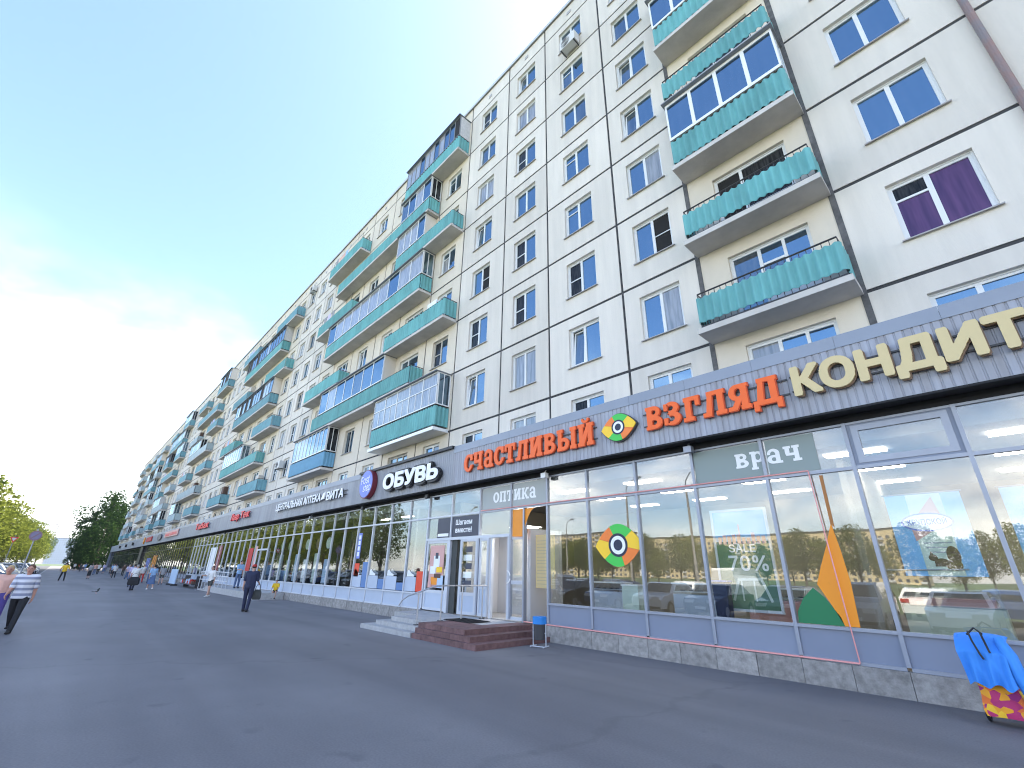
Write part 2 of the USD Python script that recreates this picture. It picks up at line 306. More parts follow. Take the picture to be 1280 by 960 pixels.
for i, (b, r) in enumerate(panels):
    xa, xb, k = b; cream = k != 'n'
    z0 = ROW0+H*r if r >= 0 else 4.75; z1 = ROW0+H*(r+1) if r < 7 else 27.12
    mb = MB() if i < 300 else (far_c if cream else far_w)
    X0, X1, Z0, Z1 = xa+G, xb-G, z0+G, z1-G
    if r == 7:
        mb.box((X0, WY, Z0), (X1, WY+0.28, Z1))
    else:
        wx0, wx1, wz0, wz1 = winrect(b, r)
        mb.box((X0, WY, Z0), (wx0, WY+0.28, Z1)); mb.box((wx1, WY, Z0), (X1, WY+0.28, Z1))
        mb.box((wx0, WY, wz1), (wx1, WY+0.28, Z1)); mb.box((wx0, WY, Z0), (wx1, WY+0.28, wz0))
    if i < 300: obj('wall_panel', mb, 'wall_cream' if cream else 'wall_white', flats)
obj('far_wall_panels', far_w, 'wall_white', flats, kind='stuff'); obj('far_balcony_wall_panels', far_c, 'wall_cream', flats, kind='stuff')
obj('wall_core', MB().box((XL, WY+0.3, 4.5), (XR, WY+12.0, 27.0)), 'open_dark', flats)
for b in bays: obj('vertical_joint', MB().box((b[0]-G-0.004, WY+0.022, 4.7), (b[0]+G+0.004, WY+0.29, 27.1)), 'joint_grey', flats)
for xe in (-0.85, -4.05): obj('joint_cover', MB().box((xe-0.062, WY-0.012, 4.7), (xe+0.062, WY+0.02, 27.1)), 'joint_cover', flats)
xs_sorted = sorted(set([b[0] for b in bays]+[XR]))
for r in range(0, 8):
    z = ROW0+H*r; jm = MB()
    for a, c in zip(xs_sorted[:-1], xs_sorted[1:]): jm.box((a+G+0.006, WY+0.02, z-G-0.004), (c-G-0.006, WY+0.288, z+G+0.004))
    obj('horizontal_joint', jm, 'joint_grey', flats)
obj('end_wall', MB().box((XL-0.3, WY+0.05, 0), (XL-0.02, WY+12.0, 27.1)), 'wall_white', flats)
obj('end_wall', MB().box((XR+0.06, WY+0.05, 0), (XR+0.3, WY+12.0, 27.1)), 'wall_white', flats)
obj('roof', MB().box((XL-0.4, WY+0.4, 27.0), (XR+0.4, WY+12.2, 27.3)), 'roof_felt', flats)
for i in range(30):
    x1 = XR+0.4-i*6.0; x0 = max(XL-0.4, x1-5.99)
    if x1 <= XL: break
    obj('cornice', MB().box((x0, WY-0.10, 27.12), (x1, WY+0.42, 27.24)).box((x0, WY-0.10, 27.05), (x1, WY-0.08, 27.12)), 'roof_metal', flats)
vm = MB()
for b in bays:
    c = (b[0]+b[1])/2
    vm.box((c-0.12, WY-0.02, 26.45), (c+0.12, WY+0.01, 26.65))
obj('roof_vents', vm, 'sill_metal', flats, kind='stuff')

# --- windows
wins = []
for bi, b in enumerate(bays):
    for r in range(-1, 7): wins.append((bi, r))
wins.sort(key=lambda w: dist(bays[w[0]], w[1]))
FY = WY+0.11
far_f, far_p, far_s, far_cu = MB(), MB(), MB(), MB()
def frame(mb, x0, x1, z0, z1, y0, y1, t):
    mb.box((x0, y0, z0), (x0+t, y1, z1)); mb.box((x1-t, y0, z0), (x1, y1, z1)); mb.box((x0+t, y0, z1-t), (x1-t, y1, z1)); mb.box((x0+t, y0, z0), (x1-t, y1, z0+t))
SPEC = {(4, 0): 'purple', (4, 1): 'bigblue', (4, 2): 'bigblue', (7, 0): 'tilt', (7, 1): 'net', (6, 0): 'two', (6, 1): 'openright', (8, 0): 'curtain', (8, 1): 'net', (8, 2): 'net', (9, 0): 'tilt', (9, 2): 'openright'}
for i, (bi, r) in enumerate(wins):
    b = bays[bi]; x0, x1, z0, z1 = winrect(b, r); near = i < 300
    door = b[2] in ('d', 'e')
    R = random.Random(bi*31+r*7)
    st = SPEC.get((bi, r)) or R.choice(['two', 'two', 'net', 'net', 'tilt', 'curtain', 'bar'])
    fr = MB() if near else far_f
    P = []      # panes (x0,x1,z0,z1,mat)
    t = 0.055
    if near: fr.box((x0, FY-0.02, z1-0.035), (x1, FY+0.09, z1)).box((x0, FY-0.02, z0), (x0+0.03, FY+0.09, z1-0.035)).box((x1-0.03, FY-0.02, z0), (x1, FY+0.09, z1-0.035))
    X0, X1, Z0, Z1 = x0+0.03, x1-0.03, z0, z1-0.035
    frame(fr, X0, X1, Z0, Z1, FY, FY+0.07, t)
    pick = lambda: R.choice(['pane_dark', 'pane_dark', 'pane_dark', 'pane_room', 'pane_room', 'pane_curtain'])
    tilt = None
    if door:
        xm = X0+0.68; xn = xm+(X1-xm)*0.5
        three = (r % 3 != 1)
        fr.box((xm-0.04, FY+0.002, Z0+t), (xm+0.04, FY+0.068, Z1-t))
        P.append((X0+t, xm-0.04, Z0+t, Z1-t, 'open_dark' if (bi == 5 and r == 1) else pick()))
        fr.box((xm+0.04, FY+0.01, Z0+t), (X1-t, FY+0.06, Z0+0.75))
        if three:
            fr.box((xn-0.035, FY+0.002, Z0+0.75), (xn+0.035, FY+0.068, Z1-t)); fr.box((xm+0.04, FY+0.005, Z1-0.55), (xn-0.035, FY+0.065, Z1-0.49))
            P += [(xm+0.04, xn-0.035, Z0+0.75, Z1-0.55, pick()), (xm+0.04, xn-0.035, Z1-0.49, Z1-t, 'pane_dark'), (xn+0.035, X1-t, Z0+0.75, Z1-t, pick())]
        else: P.append((xm+0.04, X1-t, Z0+0.75, Z1-t, 'pane_net' if (bi == 5 and r == 1) else pick()))
    else:
        xm = X0+(X1-X0)*(0.5 if st in ('two', 'curtain', 'openright') else 0.47)
        fr.box((xm-0.045, FY+0.002, Z0+t), (xm+0.045, FY+0.068, Z1-t))
        L, Rr = (X0+t, xm-0.045, Z0+t, Z1-t), (xm+0.045, X1-t, Z0+t, Z1-t)
        if st == 'two': P += [(*L, pick()), (*Rr, pick())]
        elif st == 'bigblue': P += [(*L, 'pane_dark'), (*Rr, 'pane_dark')]
        elif st == 'curtain': P += [(*L, 'pane_curtain'), (*Rr, 'pane_curtain')]
        elif st in ('net', 'bar'):
            zm = (L[2]+L[3])/2+(0.35 if st == 'bar' else 0); fr.box((L[0], FY+0.005, zm-0.02), (L[1], FY+0.065, zm+0.02))
            lo = 'pane_net' if st == 'net' else pick()
            P += [(L[0], L[1], L[2], zm-0.02, lo), (L[0], L[1], zm+0.02, L[3], 'pane_net' if st == 'net' else pick()), (*Rr, 'pane_dark')]
        elif st == 'openright':
            zm = (L[2]+L[3])/2; fr.box((Rr[0], FY+0.005, zm-0.015), (Rr[1], FY+0.05, zm+0.015))
            P += [(*L, 'pane_dark'), (Rr[0], Rr[1], Rr[2], zm-0.015, 'open_dark'), (Rr[0], Rr[1], zm+0.015, Rr[3], 'open_dark')]
        elif st == 'purple':
            zm = L[3]-0.33; fr.box((L[0], FY+0.005, zm-0.025), (L[1], FY+0.065, zm+0.025))
            P += [(L[0], L[1], L[2], zm-0.025, 'pane_purple'), (L[0], L[1], zm+0.025, L[3], 'pane_net'), (*Rr, 'pane_purple')]
        elif st == 'tilt':
            P += [(*Rr, 'pane_dark')]; tilt = L
    if near:
        w = obj('window', fr, 'frame_wood' if (R.random() < 0.14 and bi > 9) else 'frame_white', flats)
        for (a, c, d, e, mn) in P: obj('pane', MB().box((a, FY+0.03, d), (c, FY+0.045, e)), mn, w)
        if tilt:
            a, c, d, e = tilt; sm = MB(); frame(sm, a+0.004, c-0.004, d+0.01, e, FY+0.005, FY+0.055, 0.05)
            pm = MB().box((a+0.05, FY+0.02, d+0.06), (c-0.05, FY+0.035, e-0.05)); bk = MB().box((a, FY+0.20, d), (c, FY+0.21, e))
            def lean(v):
                v = v.copy(); an = 0.085; dz = v[:, 2]-d; dy = v[:, 1]-FY
                v[:, 1] = FY+dy*math.cos(an)+dz*math.sin(an); v[:, 2] = d+dz*math.cos(an)-dy*math.sin(an); return v
            obj('tilted_sash', sm.xf(lean), 'frame_white', w); obj('pane', pm.xf(lean), 'pane_room', w)
        if not door:
            sm = MB(); sv = [(x0-0.05, WY-0.07, z0-0.05), (x1+0.05, WY-0.07, z0-0.05), (x1+0.05, FY, z0-0.002), (x0-0.05, FY, z0-0.002), (x0-0.05, WY-0.07, z0-0.025), (x1+0.05, WY-0.07, z0-0.025), (x1+0.05, FY, z0+0.02), (x0-0.05, FY, z0+0.02)]
            sm.add(sv, [(0,3,2,1),(4,5,6,7),(0,1,5,4),(1,2,6,5),(2,3,7,6),(3,0,4,7)])
            obj('sill', sm, 'sill_metal', w)
    else:
        if tilt: P.append((*tilt, 'pane_room'))
        for (a, c, d, e, mn) in P: (far_cu if mn == 'pane_curtain' else far_p).box((a, FY+0.03, d), (c, FY+0.045, e))
        far_s.box((x0-0.05, WY-0.05, z0-0.03), (x1+0.05, FY, z0-0.001))
obj('far_window_frames', far_f, 'frame_white', flats, kind='stuff'); obj('far_panes', far_p, 'pane_dark', flats, kind='stuff')
obj('far_curtained_panes', far_cu, 'pane_curtain', flats, kind='stuff'); obj('far_sills', far_s, 'sill_metal', flats, kind='stuff')
# drainpipe and lightning cable
obj('drainpipe', MB().tube([(2.2, WY-0.09, 5.95), (2.2, WY-0.09, 27.0)], 0.065, 10), 'pipe_brown', flats, 30)

# --- balconies
BY = 9.94; BIN = WY
def corrugated(mb, p0, p1, z0, z1, pitch, amp, seg, top=0.0):
    """wavy sheet from p0 to p1 (x, y), its waves vertical; top: scalloped upper edge"""
    p0, p1 = np.array(p0), np.array(p1); L = np.linalg.norm(p1-p0); n = max(2, int(L/pitch*seg)); d = (p1-p0)/L; nr = np.array([d[1], -d[0]])
    s = np.linspace(0, L, n+1); o = amp*np.sin(2*PI*s/pitch) if seg > 3 else amp*np.where(np.arange(n+1) % 2 == 0, 1, -1)
    q = p0+s[:, None]*d+o[:, None]*nr
    zt = z1+top*np.sin(2*PI*s/pitch)
    for side, k in ((0, 0.0), (1, 0.012)):
        qq = q-k*nr
        v = np.vstack([np.column_stack([qq, np.full(n+1, z0)]), np.column_stack([qq, zt])])
        f = [(i, i+1, n+2+i, n+1+i) for i in range(n)]
        if side: f = [t[::-1] for t in f]
        mb.add(v, f)
def glaze(par, x0, x1, z0, z1, n, style, y=BY-0.01, ends=(True, True), R=rng):
    """loggia glazing over a balcony front: frame, panes and side lights"""
    fm = 'frame_white' if style != 'dark' else 'balcony_roof'
    fr = MB(); t = 0.10 if style == 'blue' else 0.05; px = np.linspace(x0, x1, n+1)
    fr.box((x0, y, z0), (x1, y+0.06, z0+t)); fr.box((x0, y, z1-t), (x1, y+0.06, z1))
    for q in px: fr.box((max(x0, q-t/2), y+0.002, z0+t), (min(x1, q+t/2), y+0.058, z1-t))
    if style == 'ornate':
        zm = z0+(z1-z0)*0.58; fr.box((x0, y+0.004, zm-0.02), (x1, y+0.056, zm+0.02))
        for a, c in zip(px[:-1], px[1:]): fr.box(((a+c)/2-0.015, y+0.006, z0+t), ((a+c)/2+0.015, y+0.054, zm-0.02))
    gl = obj('glazing_frame', fr, fm, par)
    for a, c in zip(px[:-1], px[1:]):
        if style == 'dark': mn = R.choice(['pane_dark', 'pane_curtain', 'open_dark'])
        elif style == 'ornate': mn = R.choice(['pane_curtain', 'pane_curtain', 'pane_dark'])
        elif style == 'blue': mn = 'pane_dark'
        else: mn = R.choice(['pane_curtain', 'pane_curtain', 'pane_room', 'pane_dark'])
        obj('pane', MB().box((a+t/2, y+0.025, z0+t), (c-t/2, y+0.038, z1-t)), mn, gl)
    return gl
def balcony(x0, x1, r, seg, pitch, colr='teal', open_rail=0.0, glz=None, gx=None, gn=6, side=None, roof=True, label=None, rim='slab_concrete', stripe=True):
    """a concrete slab with a railing clad in wavy sheet; glz: glazing style between gx"""
    z = ROW0+H*r; zs = z-0.05; zt = z+0.09
    R = random.Random(int(-x0*10)+r*97)
    sl = obj('balcony', MB().box((x0-0.05, BY-0.06, zs), (x1+0.05, WY-0.003, zt)), rim, flats, label=label)
    fp = MB(); z0, z1 = zt+(0.17 if open_rail else 0.10), z+1.04-open_rail
    corrugated(fp, (x0, BY), (x1, BY), z0, z1, pitch, 0.028, seg, 0.005)
    obj('front_panel', fp, colr, sl, smooth=True)
    for xe, sg in ((x0, 1), (x1, -1)):
        sp = MB()
        a, c = ((xe, WY-0.02), (xe, BY+0.03)) if sg > 0 else ((xe, BY+0.03), (xe, WY-0.02))
        corrugated(sp, a, c, z0, z1, pitch, 0.018, seg, 0.004)
        obj('side_panel', sp, colr, sl, smooth=True)
    rm = MB(); zr = z+1.10
    rm.tube([(x0+0.03, WY, zr), (x0+0.03, BY+0.05, zr), (x1-0.03, BY+0.05, zr), (x1-0.03, WY, zr)], 0.022, 5)
    rm.box((x0+0.02, BY+0.03, zt+0.05), (x1-0.02, BY+0.06, zt+0.09))
    nb = int((x1-x0)/(0.14 if seg > 4 else 0.5))
    for q in np.linspace(x0+0.03, x1-0.03, nb): rm.box((q-0.007, BY+0.04, zt), (q+0.007, BY+0.055, zr))
    for xe in (x0+0.03, x1-0.03):
        for q in np.linspace(BY+0.12, WY-0.1, 4): rm.box((xe-0.007, q, zt), (xe+0.007, q+0.014, zr))
    obj('railing', rm, 'rail_black', sl)
    if glz:
        a, c = gx or (x0, x1); g0, g1 = z+1.12, z+H-0.07
        if r == 6: g1 = z+H-0.05
        glaze(sl, a, c, g0, g1, gn, glz, R=R)
        # side lights
        for xe, kind in ((a, side[0] if side else 'glass'), (c, side[1] if side else 'glass')):
            if kind is None: continue
            xx0, xx1 = (xe, xe+0.05) if xe == a else (xe-0.05, xe)
            if kind == 'wall': obj('side_wall', MB().box((xx0, BY+0.055, zt if abs(xe-x1) > .1 and abs(xe-x0) > .1 else g0), (xx1, WY, g1)), R.choice(['brick_white', 'wall_white']), sl)
            else:
                sf = MB(); frame_x(sf, BY+0.055, WY-0.01, g0, g1, xx0, xx1, 0.05); sf.box((xx0+0.003, (BY+WY)/2-0.02, g0+0.05), (xx1-0.003, (BY+WY)/2+0.02, g1-0.05))
                s_ = obj('side_frame', sf, 'frame_white' if glz != 'dark' else 'balcony_roof', sl)
                obj('pane', MB().box((xx0+0.02, BY+0.1, g0+0.05), (xx0+0.03, WY-0.06, g1-0.05)), kind if kind.startswith('pane') else 'pane_room', sl)
        if roof: obj('canopy', MB().box((a-0.06, BY-0.14, g1), (c+0.06, WY-0.004, g1+0.035)), 'balcony_roof', sl)
    # washing and stored things on some of the open balconies
    if not glz and seg < 8:
        if R.random() < 0.5:
            wl = MB().tube([(x0+0.3, BY+0.12, z+1.75), (x1-0.3, BY+0.12, z+1.75)], 0.008, 4)
            for q in (x0+0.3, x1-0.3): wl.tube([(q, BY+0.06, z+1.1), (q, BY+0.12, z+1.8)], 0.014, 4)
            w_ = obj('washing_line', wl, 'rail_black', sl); q = x0+0.5
            while q < x0+2.6:
                wd = R.uniform(0.3, 0.6); hh = R.uniform(0.4, 0.75)
                obj('washing', MB().box((q, BY+0.11, z+1.74-hh), (q+wd, BY+0.13, z+1.745)), R.choice(['cloth_white', 'cloth_blue', 'cloth_lilac', 'cloth_peach', 'cloth_grey']), w_); q += wd+R.uniform(0.08, 0.3)
        if R.random() < 0.4:
            q = R.uniform(x0+0.5, x1-1.3); obj('cupboard', MB().box((q, WY-0.42, zt), (q+0.8, WY-0.02, zt+R.uniform(1.2, 1.9))), R.choice(['frame_wood', 'poster_white', 'cloth_brown']), sl)
        if R.random() < 0.2:
            q = R.uniform(x0+0.5, x1-0.5); a_ = np.linspace(0, 2*PI, 17)[:-1]; dz = np.column_stack([q+0.3*np.cos(a_), np.full(16, BY-0.05), z+1.35+0.3*np.sin(a_)])
            obj('satellite_dish', MB().add(np.vstack([dz, [[q, BY+0.06, z+1.35]]]), [(j, (j+1) % 16, 16) for j in range(16)]).tube([(q, BY+0.04, z+1.1), (q, BY+0.06, z+1.35)], 0.02, 5), 'ac_white', sl)
    return sl
def frame_x(mb, y0, y1, z0, z1, x0, x1, t):
    mb.box((x0, y0, z0), (x1, y0+t, z1)); mb.box((x0, y1-t, z0), (x1, y1, z1)); mb.box((x0, y0+t, z1-t), (x1, y1-t, z1)); mb.box((x0, y0+t, z0), (x1, y1-t, z0+t))
# the single stack nearest
for r in range(7):
    kw = dict(open_rail=0.09)
    if r == 2: kw = dict(glz='blue', gn=4, side=('pane_dark', 'pane_room'), label='glazed turquoise balcony with four large panes')
    if r == 4: kw = dict(glz='blue', gn=4)
    balcony(-3.98, -0.90, r, 8, 0.185, 'teal', **kw)
for gi, gx in enumerate(groups):
    o = gx+15.38
    R = random.Random(100+gi)
    seg, pitch = (6, 0.20) if gi == 0 else ((4, 0.22) if gi == 1 else (2, 0.3))
    cols = [['teal'], ['teal_blue', 'teal', 'teal_blue'], ['teal_blue', 'pale_blue'], ['pale_blue', 'pale_blue', 'teal_blue']][min(gi, 3)]
    for r in range(7):
        if r % 2 == 0:
            spans = [(-21.3, -15.55), (-33.1, -27.35)]
        else: spans = [(-30.5, -18.08)]
        for si, (a, c) in enumerate(spans):
            if c+o < XL+1 or a+o < XL: continue
            colr = R.choice(cols); kw = {}
            if gi == 0:
                if (r, si) == (0, 0): kw = dict(glz='ornate', gn=5, side=('pane_room', 'pane_room'), rim='frame_white', label='turquoise striped balcony enclosed with ornate white window frames')
                if (r, si) == (0, 1): kw = dict(glz='plain', gn=9, side=('pane_room', 'pane_net')); colr = 'siding_blue'
                if r == 1: kw = dict(glz='plain', gn=7, gx=(-29.6, -21.0), side=('pane_room', 'wall'))
                if r == 3: kw = dict(glz='plain', gn=10, side=('pane_room', 'pane_dark'))
                if (r, si) == (4, 0): kw = dict(glz='plain', gn=4, gx=(a, -18.3), side=(None, 'wall'))
                if r == 5: kw = dict(glz='plain', gn=4, gx=(-21.4, c), side=('wall', 'pane_net'))
                if (r, si) == (6, 0): kw = dict(glz='dark', gn=11, side=('pane_dark', 'wall'))
            elif R.random() < 0.55:
                k = R.random(); L = c-a
                gxx = (a, c) if k < 0.5 else ((a, a+L*0.55) if k < 0.75 else (a+L*0.45, c))
                kw = dict(glz=R.choice(['plain', 'plain', 'ornate' if gi < 2 else 'plain', 'dark']), gn=int((gxx[1]-gxx[0])/0.85), gx=gxx, side=(R.choice(['wall', 'pane_room']), R.choice(['wall', 'pane_room', 'pane_net'])))
            if 'gx' in kw and gi: kw['gx'] = (kw['gx'][0]+o, kw['gx'][1]+o)
            balcony(a+o, c+o, r, seg, pitch, colr, **kw)
# air conditioners on the wall
def ac(x, z):
    mb = MB().box((x-0.42, WY-0.42, z-0.28), (x+0.42, WY-0.08, z+0.28)); u = obj('air_conditioner', mb, 'ac_white', flats)
    t = MB()
    for rr in (0.06, 0.12, 0.18, 0.23): 
        an = np.linspace(0, 2*PI, 19); t.tube(np.column_stack([x-0.1+rr*np.cos(an), np.full(19, WY-0.43), z+rr*np.sin(an)]), 0.008, 4)
    obj('fan_grille', t, 'dark_metal', u); obj('bracket', MB().box((x-0.38, WY-0.42, z-0.33), (x-0.34, WY-0.01, z-0.285)).box((x+0.34, WY-0.42, z-0.33), (x+0.38, WY-0.01, z-0.285)), 'dark_metal', u)
ac(-7.92, 23.75); ac(-38.6, 25.5); ac(-37.3, 8.9)

# ================================================================== ROW OF SHOPS
SY, FYF = 9.95, 9.50               # glass plane, fascia face
ZB, ZP0, ZP1, ZT, ZG = 0.36, 0.42, 0.89, 3.49, 4.31
GX0, GX1 = -163.0, 13.5
shops = thing('shop_gallery', 'ground floor row of glass fronted shops under a long grey metal fascia', 'shop row')
mx = [13.4, 11.9, 10.4, 8.9, 7.4, 5.9, 4.4, 2.9, 1.4, -0.17, -1.68, -3.15, -4.65, -6.15, -7.67, -9.13, -10.66, -12.18, -13.78, -15.28, -16.62, -18.15, -19.68, -21.15, -22.6]
while mx[-1] > -60: mx.append(mx[-1]-1.44)
while mx[-1] > GX0+2: mx.append(mx[-1]-(1.5 if -98 < mx[-1] else 3.0))
mw = lambda x: 0.03 if x > -23 else 0.022
def zone(x): return 'alu_grey' if x > -12.3 else ('alu_white' if x > -58 else 'alu_black')
DOORS = [(-15.28, -12.18), (-12.18, -10.06)]
nb = 0
bm, gm = MB(), MB()
for i, (b, a) in enumerate(zip(mx[:-1], mx[1:])):
    zc = zone((a+b)/2); x0, x1 = a+0.03, b-0.03
    pn = 'panel_grey' if a > -13 else ('panel_white' if a > -58 else 'panel_grey')
    R = random.Random(i*5)
    if i == 0: obj('mullion', MB().box((b-0.03, SY-0.045, ZP0), (b+0.03, SY+0.06, ZG)), zone(b), shops)
    is_door = any(a >= d[0]-0.01 and b <= d[1]+0.25 for d in [DOORS[0]]) or abs(b+10.66) < 0.01 or abs(b+12.18) < .01 or (-35.6 < a < -34.0)
    dz = a < -10.6 and a > -12.2
    big = -104 < a < -98
    obj('mullion', MB().box((a-mw(a), SY-0.045, ZP0), (a+mw(a), SY+0.06, ZG)), zc, shops)
    # transoms
    t = MB().box((x0, SY-0.04, ZT-0.03), (x1, SY+0.05, ZT+0.03)); obj('top_rail', MB().box((x0, SY-0.035, ZG-0.04), (x1, SY+0.05, ZG)), zc, shops)
    skip_low = (-15.3 < a < -10.6)
    if not skip_low:
        obj('sill_rail', MB().box((x0, SY-0.05, ZP1-0.03), (x1, SY+0.05, ZP1+0.02)), zc, shops); obj('base_rail', MB().box((x0, SY-0.05, ZP0-0.05), (x1, SY+0.05, ZP0)), zc, shops)
    obj('transom', t, zc, shops)
    gl = 'shop_glass' if a > -30 else 'shop_glass_far'
    if not skip_low:
        obj('low_panel', MB().box((x0, SY-0.012, ZP0), (x1, SY+0.03, ZP1-0.03)), pn, shops)
        z0 = ZP1+0.02
        if abs(b-(-0.17)) > 0.01 or True: obj('glass_pane', MB().box((x0, SY+0.004, z0), (x1, SY+0.012, ZT-0.03)), gl, shops)
        obj('plinth_stone', MB().box((a+0.004, SY-0.09+R.uniform(-.008, .008), -0.3), (a+(b-a)*0.5-0.004, SY+0.2, ZP0-0.052)), 'plinth_stone', shops) if i < 60 else None
        obj('plinth_stone', MB().box((a+(b-a)*0.5+0.004, SY-0.09+R.uniform(-.008, .008), -0.3), (b-0.004, SY+0.2, ZP0-0.052)), 'plinth_stone', shops) if i < 60 else bm.box((a, SY-0.09, -0.3), (b, SY+0.2, ZP0-0.052))
    # upper light; the one left of the confectioner's has an opening frame
    if abs(b+0.17) < 0.01:
        vf = MB(); frame(vf, x0+0.06, x1-0.06, ZT+0.07, ZG-0.07, SY-0.03, SY+0.05, 0.10); obj('vent_frame', vf, zc, shops); frame_m = MB(); frame(frame_m, x0, x1, ZT+0.03, ZG-0.04, SY-0.02, SY+0.04, 0.06); obj('vent_surround', frame_m, 'panel_grey', shops)
        obj('glass_pane', MB().box((x0+0.16, SY+0.004, ZT+0.17), (x1-0.16, SY+0.012, ZG-0.17)), gl, shops)
    else: obj('glass_pane', MB().box((x0, SY+0.004, ZT+0.03), (x1, SY+0.012, ZG-0.04)), gl, shops)
if bm.v: obj('far_plinth', bm, 'plinth_stone', shops)
obj('plinth_stone', MB().box((-15.28, SY-0.02, -0.3), (-10.10, SY+0.2, ZB-0.004)), 'plinth_stone', shops)
# column between far shops
obj('dark_column', MB().box((-101.5, SY-0.25, 0), (-98.6, SY-0.06, 4.44)), 'alu_black', shops)
# head beam, soffit, fascia sheets, flashing
x = GX1
k = 0
fl = MB()
obj('head_beam', MB().box((GX0, SY-0.03, ZG+0.002), (GX1, SY+0.3, 4.455)), 'soffit_dark', shops)
obj('soffit', MB().box((GX0, FYF+0.03, 4.458), (GX1, SY+0.3, 4.50)), 'soffit_dark', shops)
FZ0, FZ1 = 4.46, 5.87
while x > GX0+0.1:
    w = 1.49 if x > -60 else 4.5
    a = max(GX0, x-w); shoe = -20.9 < (a+x)/2 < -13.9
    lt = shoe or a < -21
    fp = MB(); pitch = 0.125 if x > -60 else 0.3; n = max(1, int(round((x-a)/pitch))); q = []
    for j in range(n):
        s0 = a+(x-a)*j/n; d = (x-a)/n
        q += [(s0, 0.0), (s0+d*0.70, 0.0), (s0+d*0.78, 0.011), (s0+d*0.92, 0.011)]
    q.append((x, 0.0)); q = np.array(q)
    n1 = len(q); ztop = 5.64 if not shoe else 5.80
    v = np.vstack([np.column_stack([q[:, 0], FYF+q[:, 1], np.full(n1, FZ0)]), np.column_stack([q[:, 0], FYF+q[:, 1], np.full(n1, ztop)])])
    fp.add(v, [(j, j+1, n1+j+1, n1+j) for j in range(n1-1)])
    obj('fascia_sheet', fp, 'fascia_light' if lt else 'fascia_grey', shops)
    fm = MB()
    if shoe: fm.box((a, FYF-0.10, 5.80), (x-0.003, FYF+0.35, 5.90)); obj('flashing', fm, 'black', shops)
    else:
        fm.box((a+0.002, FYF-0.012, ztop-0.02), (x-0.002, FYF+0.03, FZ1)).box((a+0.002, FYF+0.03, FZ1-0.03), (x-0.002, WY-0.004, FZ1-0.001)); obj('flashing', fm, 'flashing', shops)
    fl.box((a+0.002, FYF-0.015, FZ0-0.035), (x-0.002, FYF+0.028, FZ0))
    x = a
obj('drip_edge', fl, 'soffit_dark', shops)
obj('fascia_back', MB().box((GX0, FYF+0.03, 4.51), (GX1, WY-0.01, 5.79)), 'soffit_dark', shops)
obj('end_wall', MB().box((GX0-0.2, FYF, 0), (GX0-0.002, WY+0.1, 5.93)), 'panel_grey', shops)
# interior
obj('shop_floor', MB().box((GX0, SY+0.21, 0.0), (GX1, 17.0, ZB)), 'floor_tile', shops)
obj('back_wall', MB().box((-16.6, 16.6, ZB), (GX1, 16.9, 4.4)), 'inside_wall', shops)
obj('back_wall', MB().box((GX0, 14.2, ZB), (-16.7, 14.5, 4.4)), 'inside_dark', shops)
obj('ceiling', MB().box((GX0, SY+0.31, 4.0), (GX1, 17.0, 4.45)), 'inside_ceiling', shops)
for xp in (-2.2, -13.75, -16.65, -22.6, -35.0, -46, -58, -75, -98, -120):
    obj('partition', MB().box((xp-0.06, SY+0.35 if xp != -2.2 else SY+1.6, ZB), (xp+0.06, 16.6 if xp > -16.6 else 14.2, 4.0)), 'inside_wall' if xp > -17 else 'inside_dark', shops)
for xi in np.arange(-9.0, 10, 2.4):
    for yi in (11.0, 12.9, 15.0):
        obj('ceiling_lamp', MB().box((xi-0.5, yi-0.16, 3.96), (xi+0.5, yi+0.16, 3.998)), 'lamp_panel', shops)
for xi in (-21.5, -19.5, -17.8):
    obj('ceiling_lamp', MB().box((xi-0.4, 11.4, 3.96), (xi+0.4, 11.6, 3.998)), 'lamp_panel', shops)
# --- entrance door unit  (three leaves; the right one glazed)
def leaf(x0, x1, name, ang=0.0, hinge='r', m='alu_white', zmid=1.15, handle=None, glassy='shop_glass', low='panel', y=SY):
    z0, z1 = ZB+0.03, 2.66
    def rot(v):
        v = v.copy(); hx = x1 if hinge == 'r' else x0; dx, dy = v[:, 0]-hx, v[:, 1]-y; c, s = math.cos(ang), math.sin(ang)
        v[:, 0], v[:, 1] = hx+c*dx-s*dy, y+s*dx+c*dy; return v
    f = MB(); frame(f, x0, x1, z0, z1, y-0.03, y+0.03, 0.085); f.box((x0+0.085, y-0.028, zmid-0.05), (x1-0.085, y+0.028, zmid+0.05))
    d = obj(name, f.xf(rot), m, shops)
    obj('glass_pane', MB().box((x0+0.085, y-0.004, zmid+0.05), (x1-0.085, y+0.006, z1-0.085)).xf(rot), glassy, d)
    obj('low_panel' if low == 'panel' else 'glass_pane', MB().box((x0+0.085, y-0.012, z0+0.085), (x1-0.085, y+0.012, zmid-0.05)).xf(rot), 'panel_white' if low == 'panel' else glassy, d)
    if handle is not None:
        hx = x0+0.05 if handle == 'l' else x1-0.05
        an = np.linspace(-PI/2, PI/2, 9)
        p = [(hx, y-0.035, 1.35)]+[(hx+(0.16 if handle == 'l' else -0.16)*math.cos(t)*0.7, y-0.075, 1.52+0.17*math.sin(t)) for t in an]+[(hx, y-0.035, 1.69)]
        obj('handle', MB().tube(p, 0.016, 6).xf(rot), 'white', d)
    return d
shop_door = leaf(-15.2, -13.86, 'door', m='alu_white', zmid=0.98)
leaf(-12.98, -12.24, 'door', ang=0.22, hinge='r', zmid=0.98)
leaf(-12.12, -11.62, 'door', ang=-0.10, hinge='l', zmid=1.2)
leaf(-10.80, -10.12, 'door', ang=0.16, hinge='l', handle='l', zmid=1.38, low='glass')
obj('door_post', MB().box((-13.86, SY-0.05, ZB), (-13.74, SY+0.08, 2.72)), 'alu_white', shops)
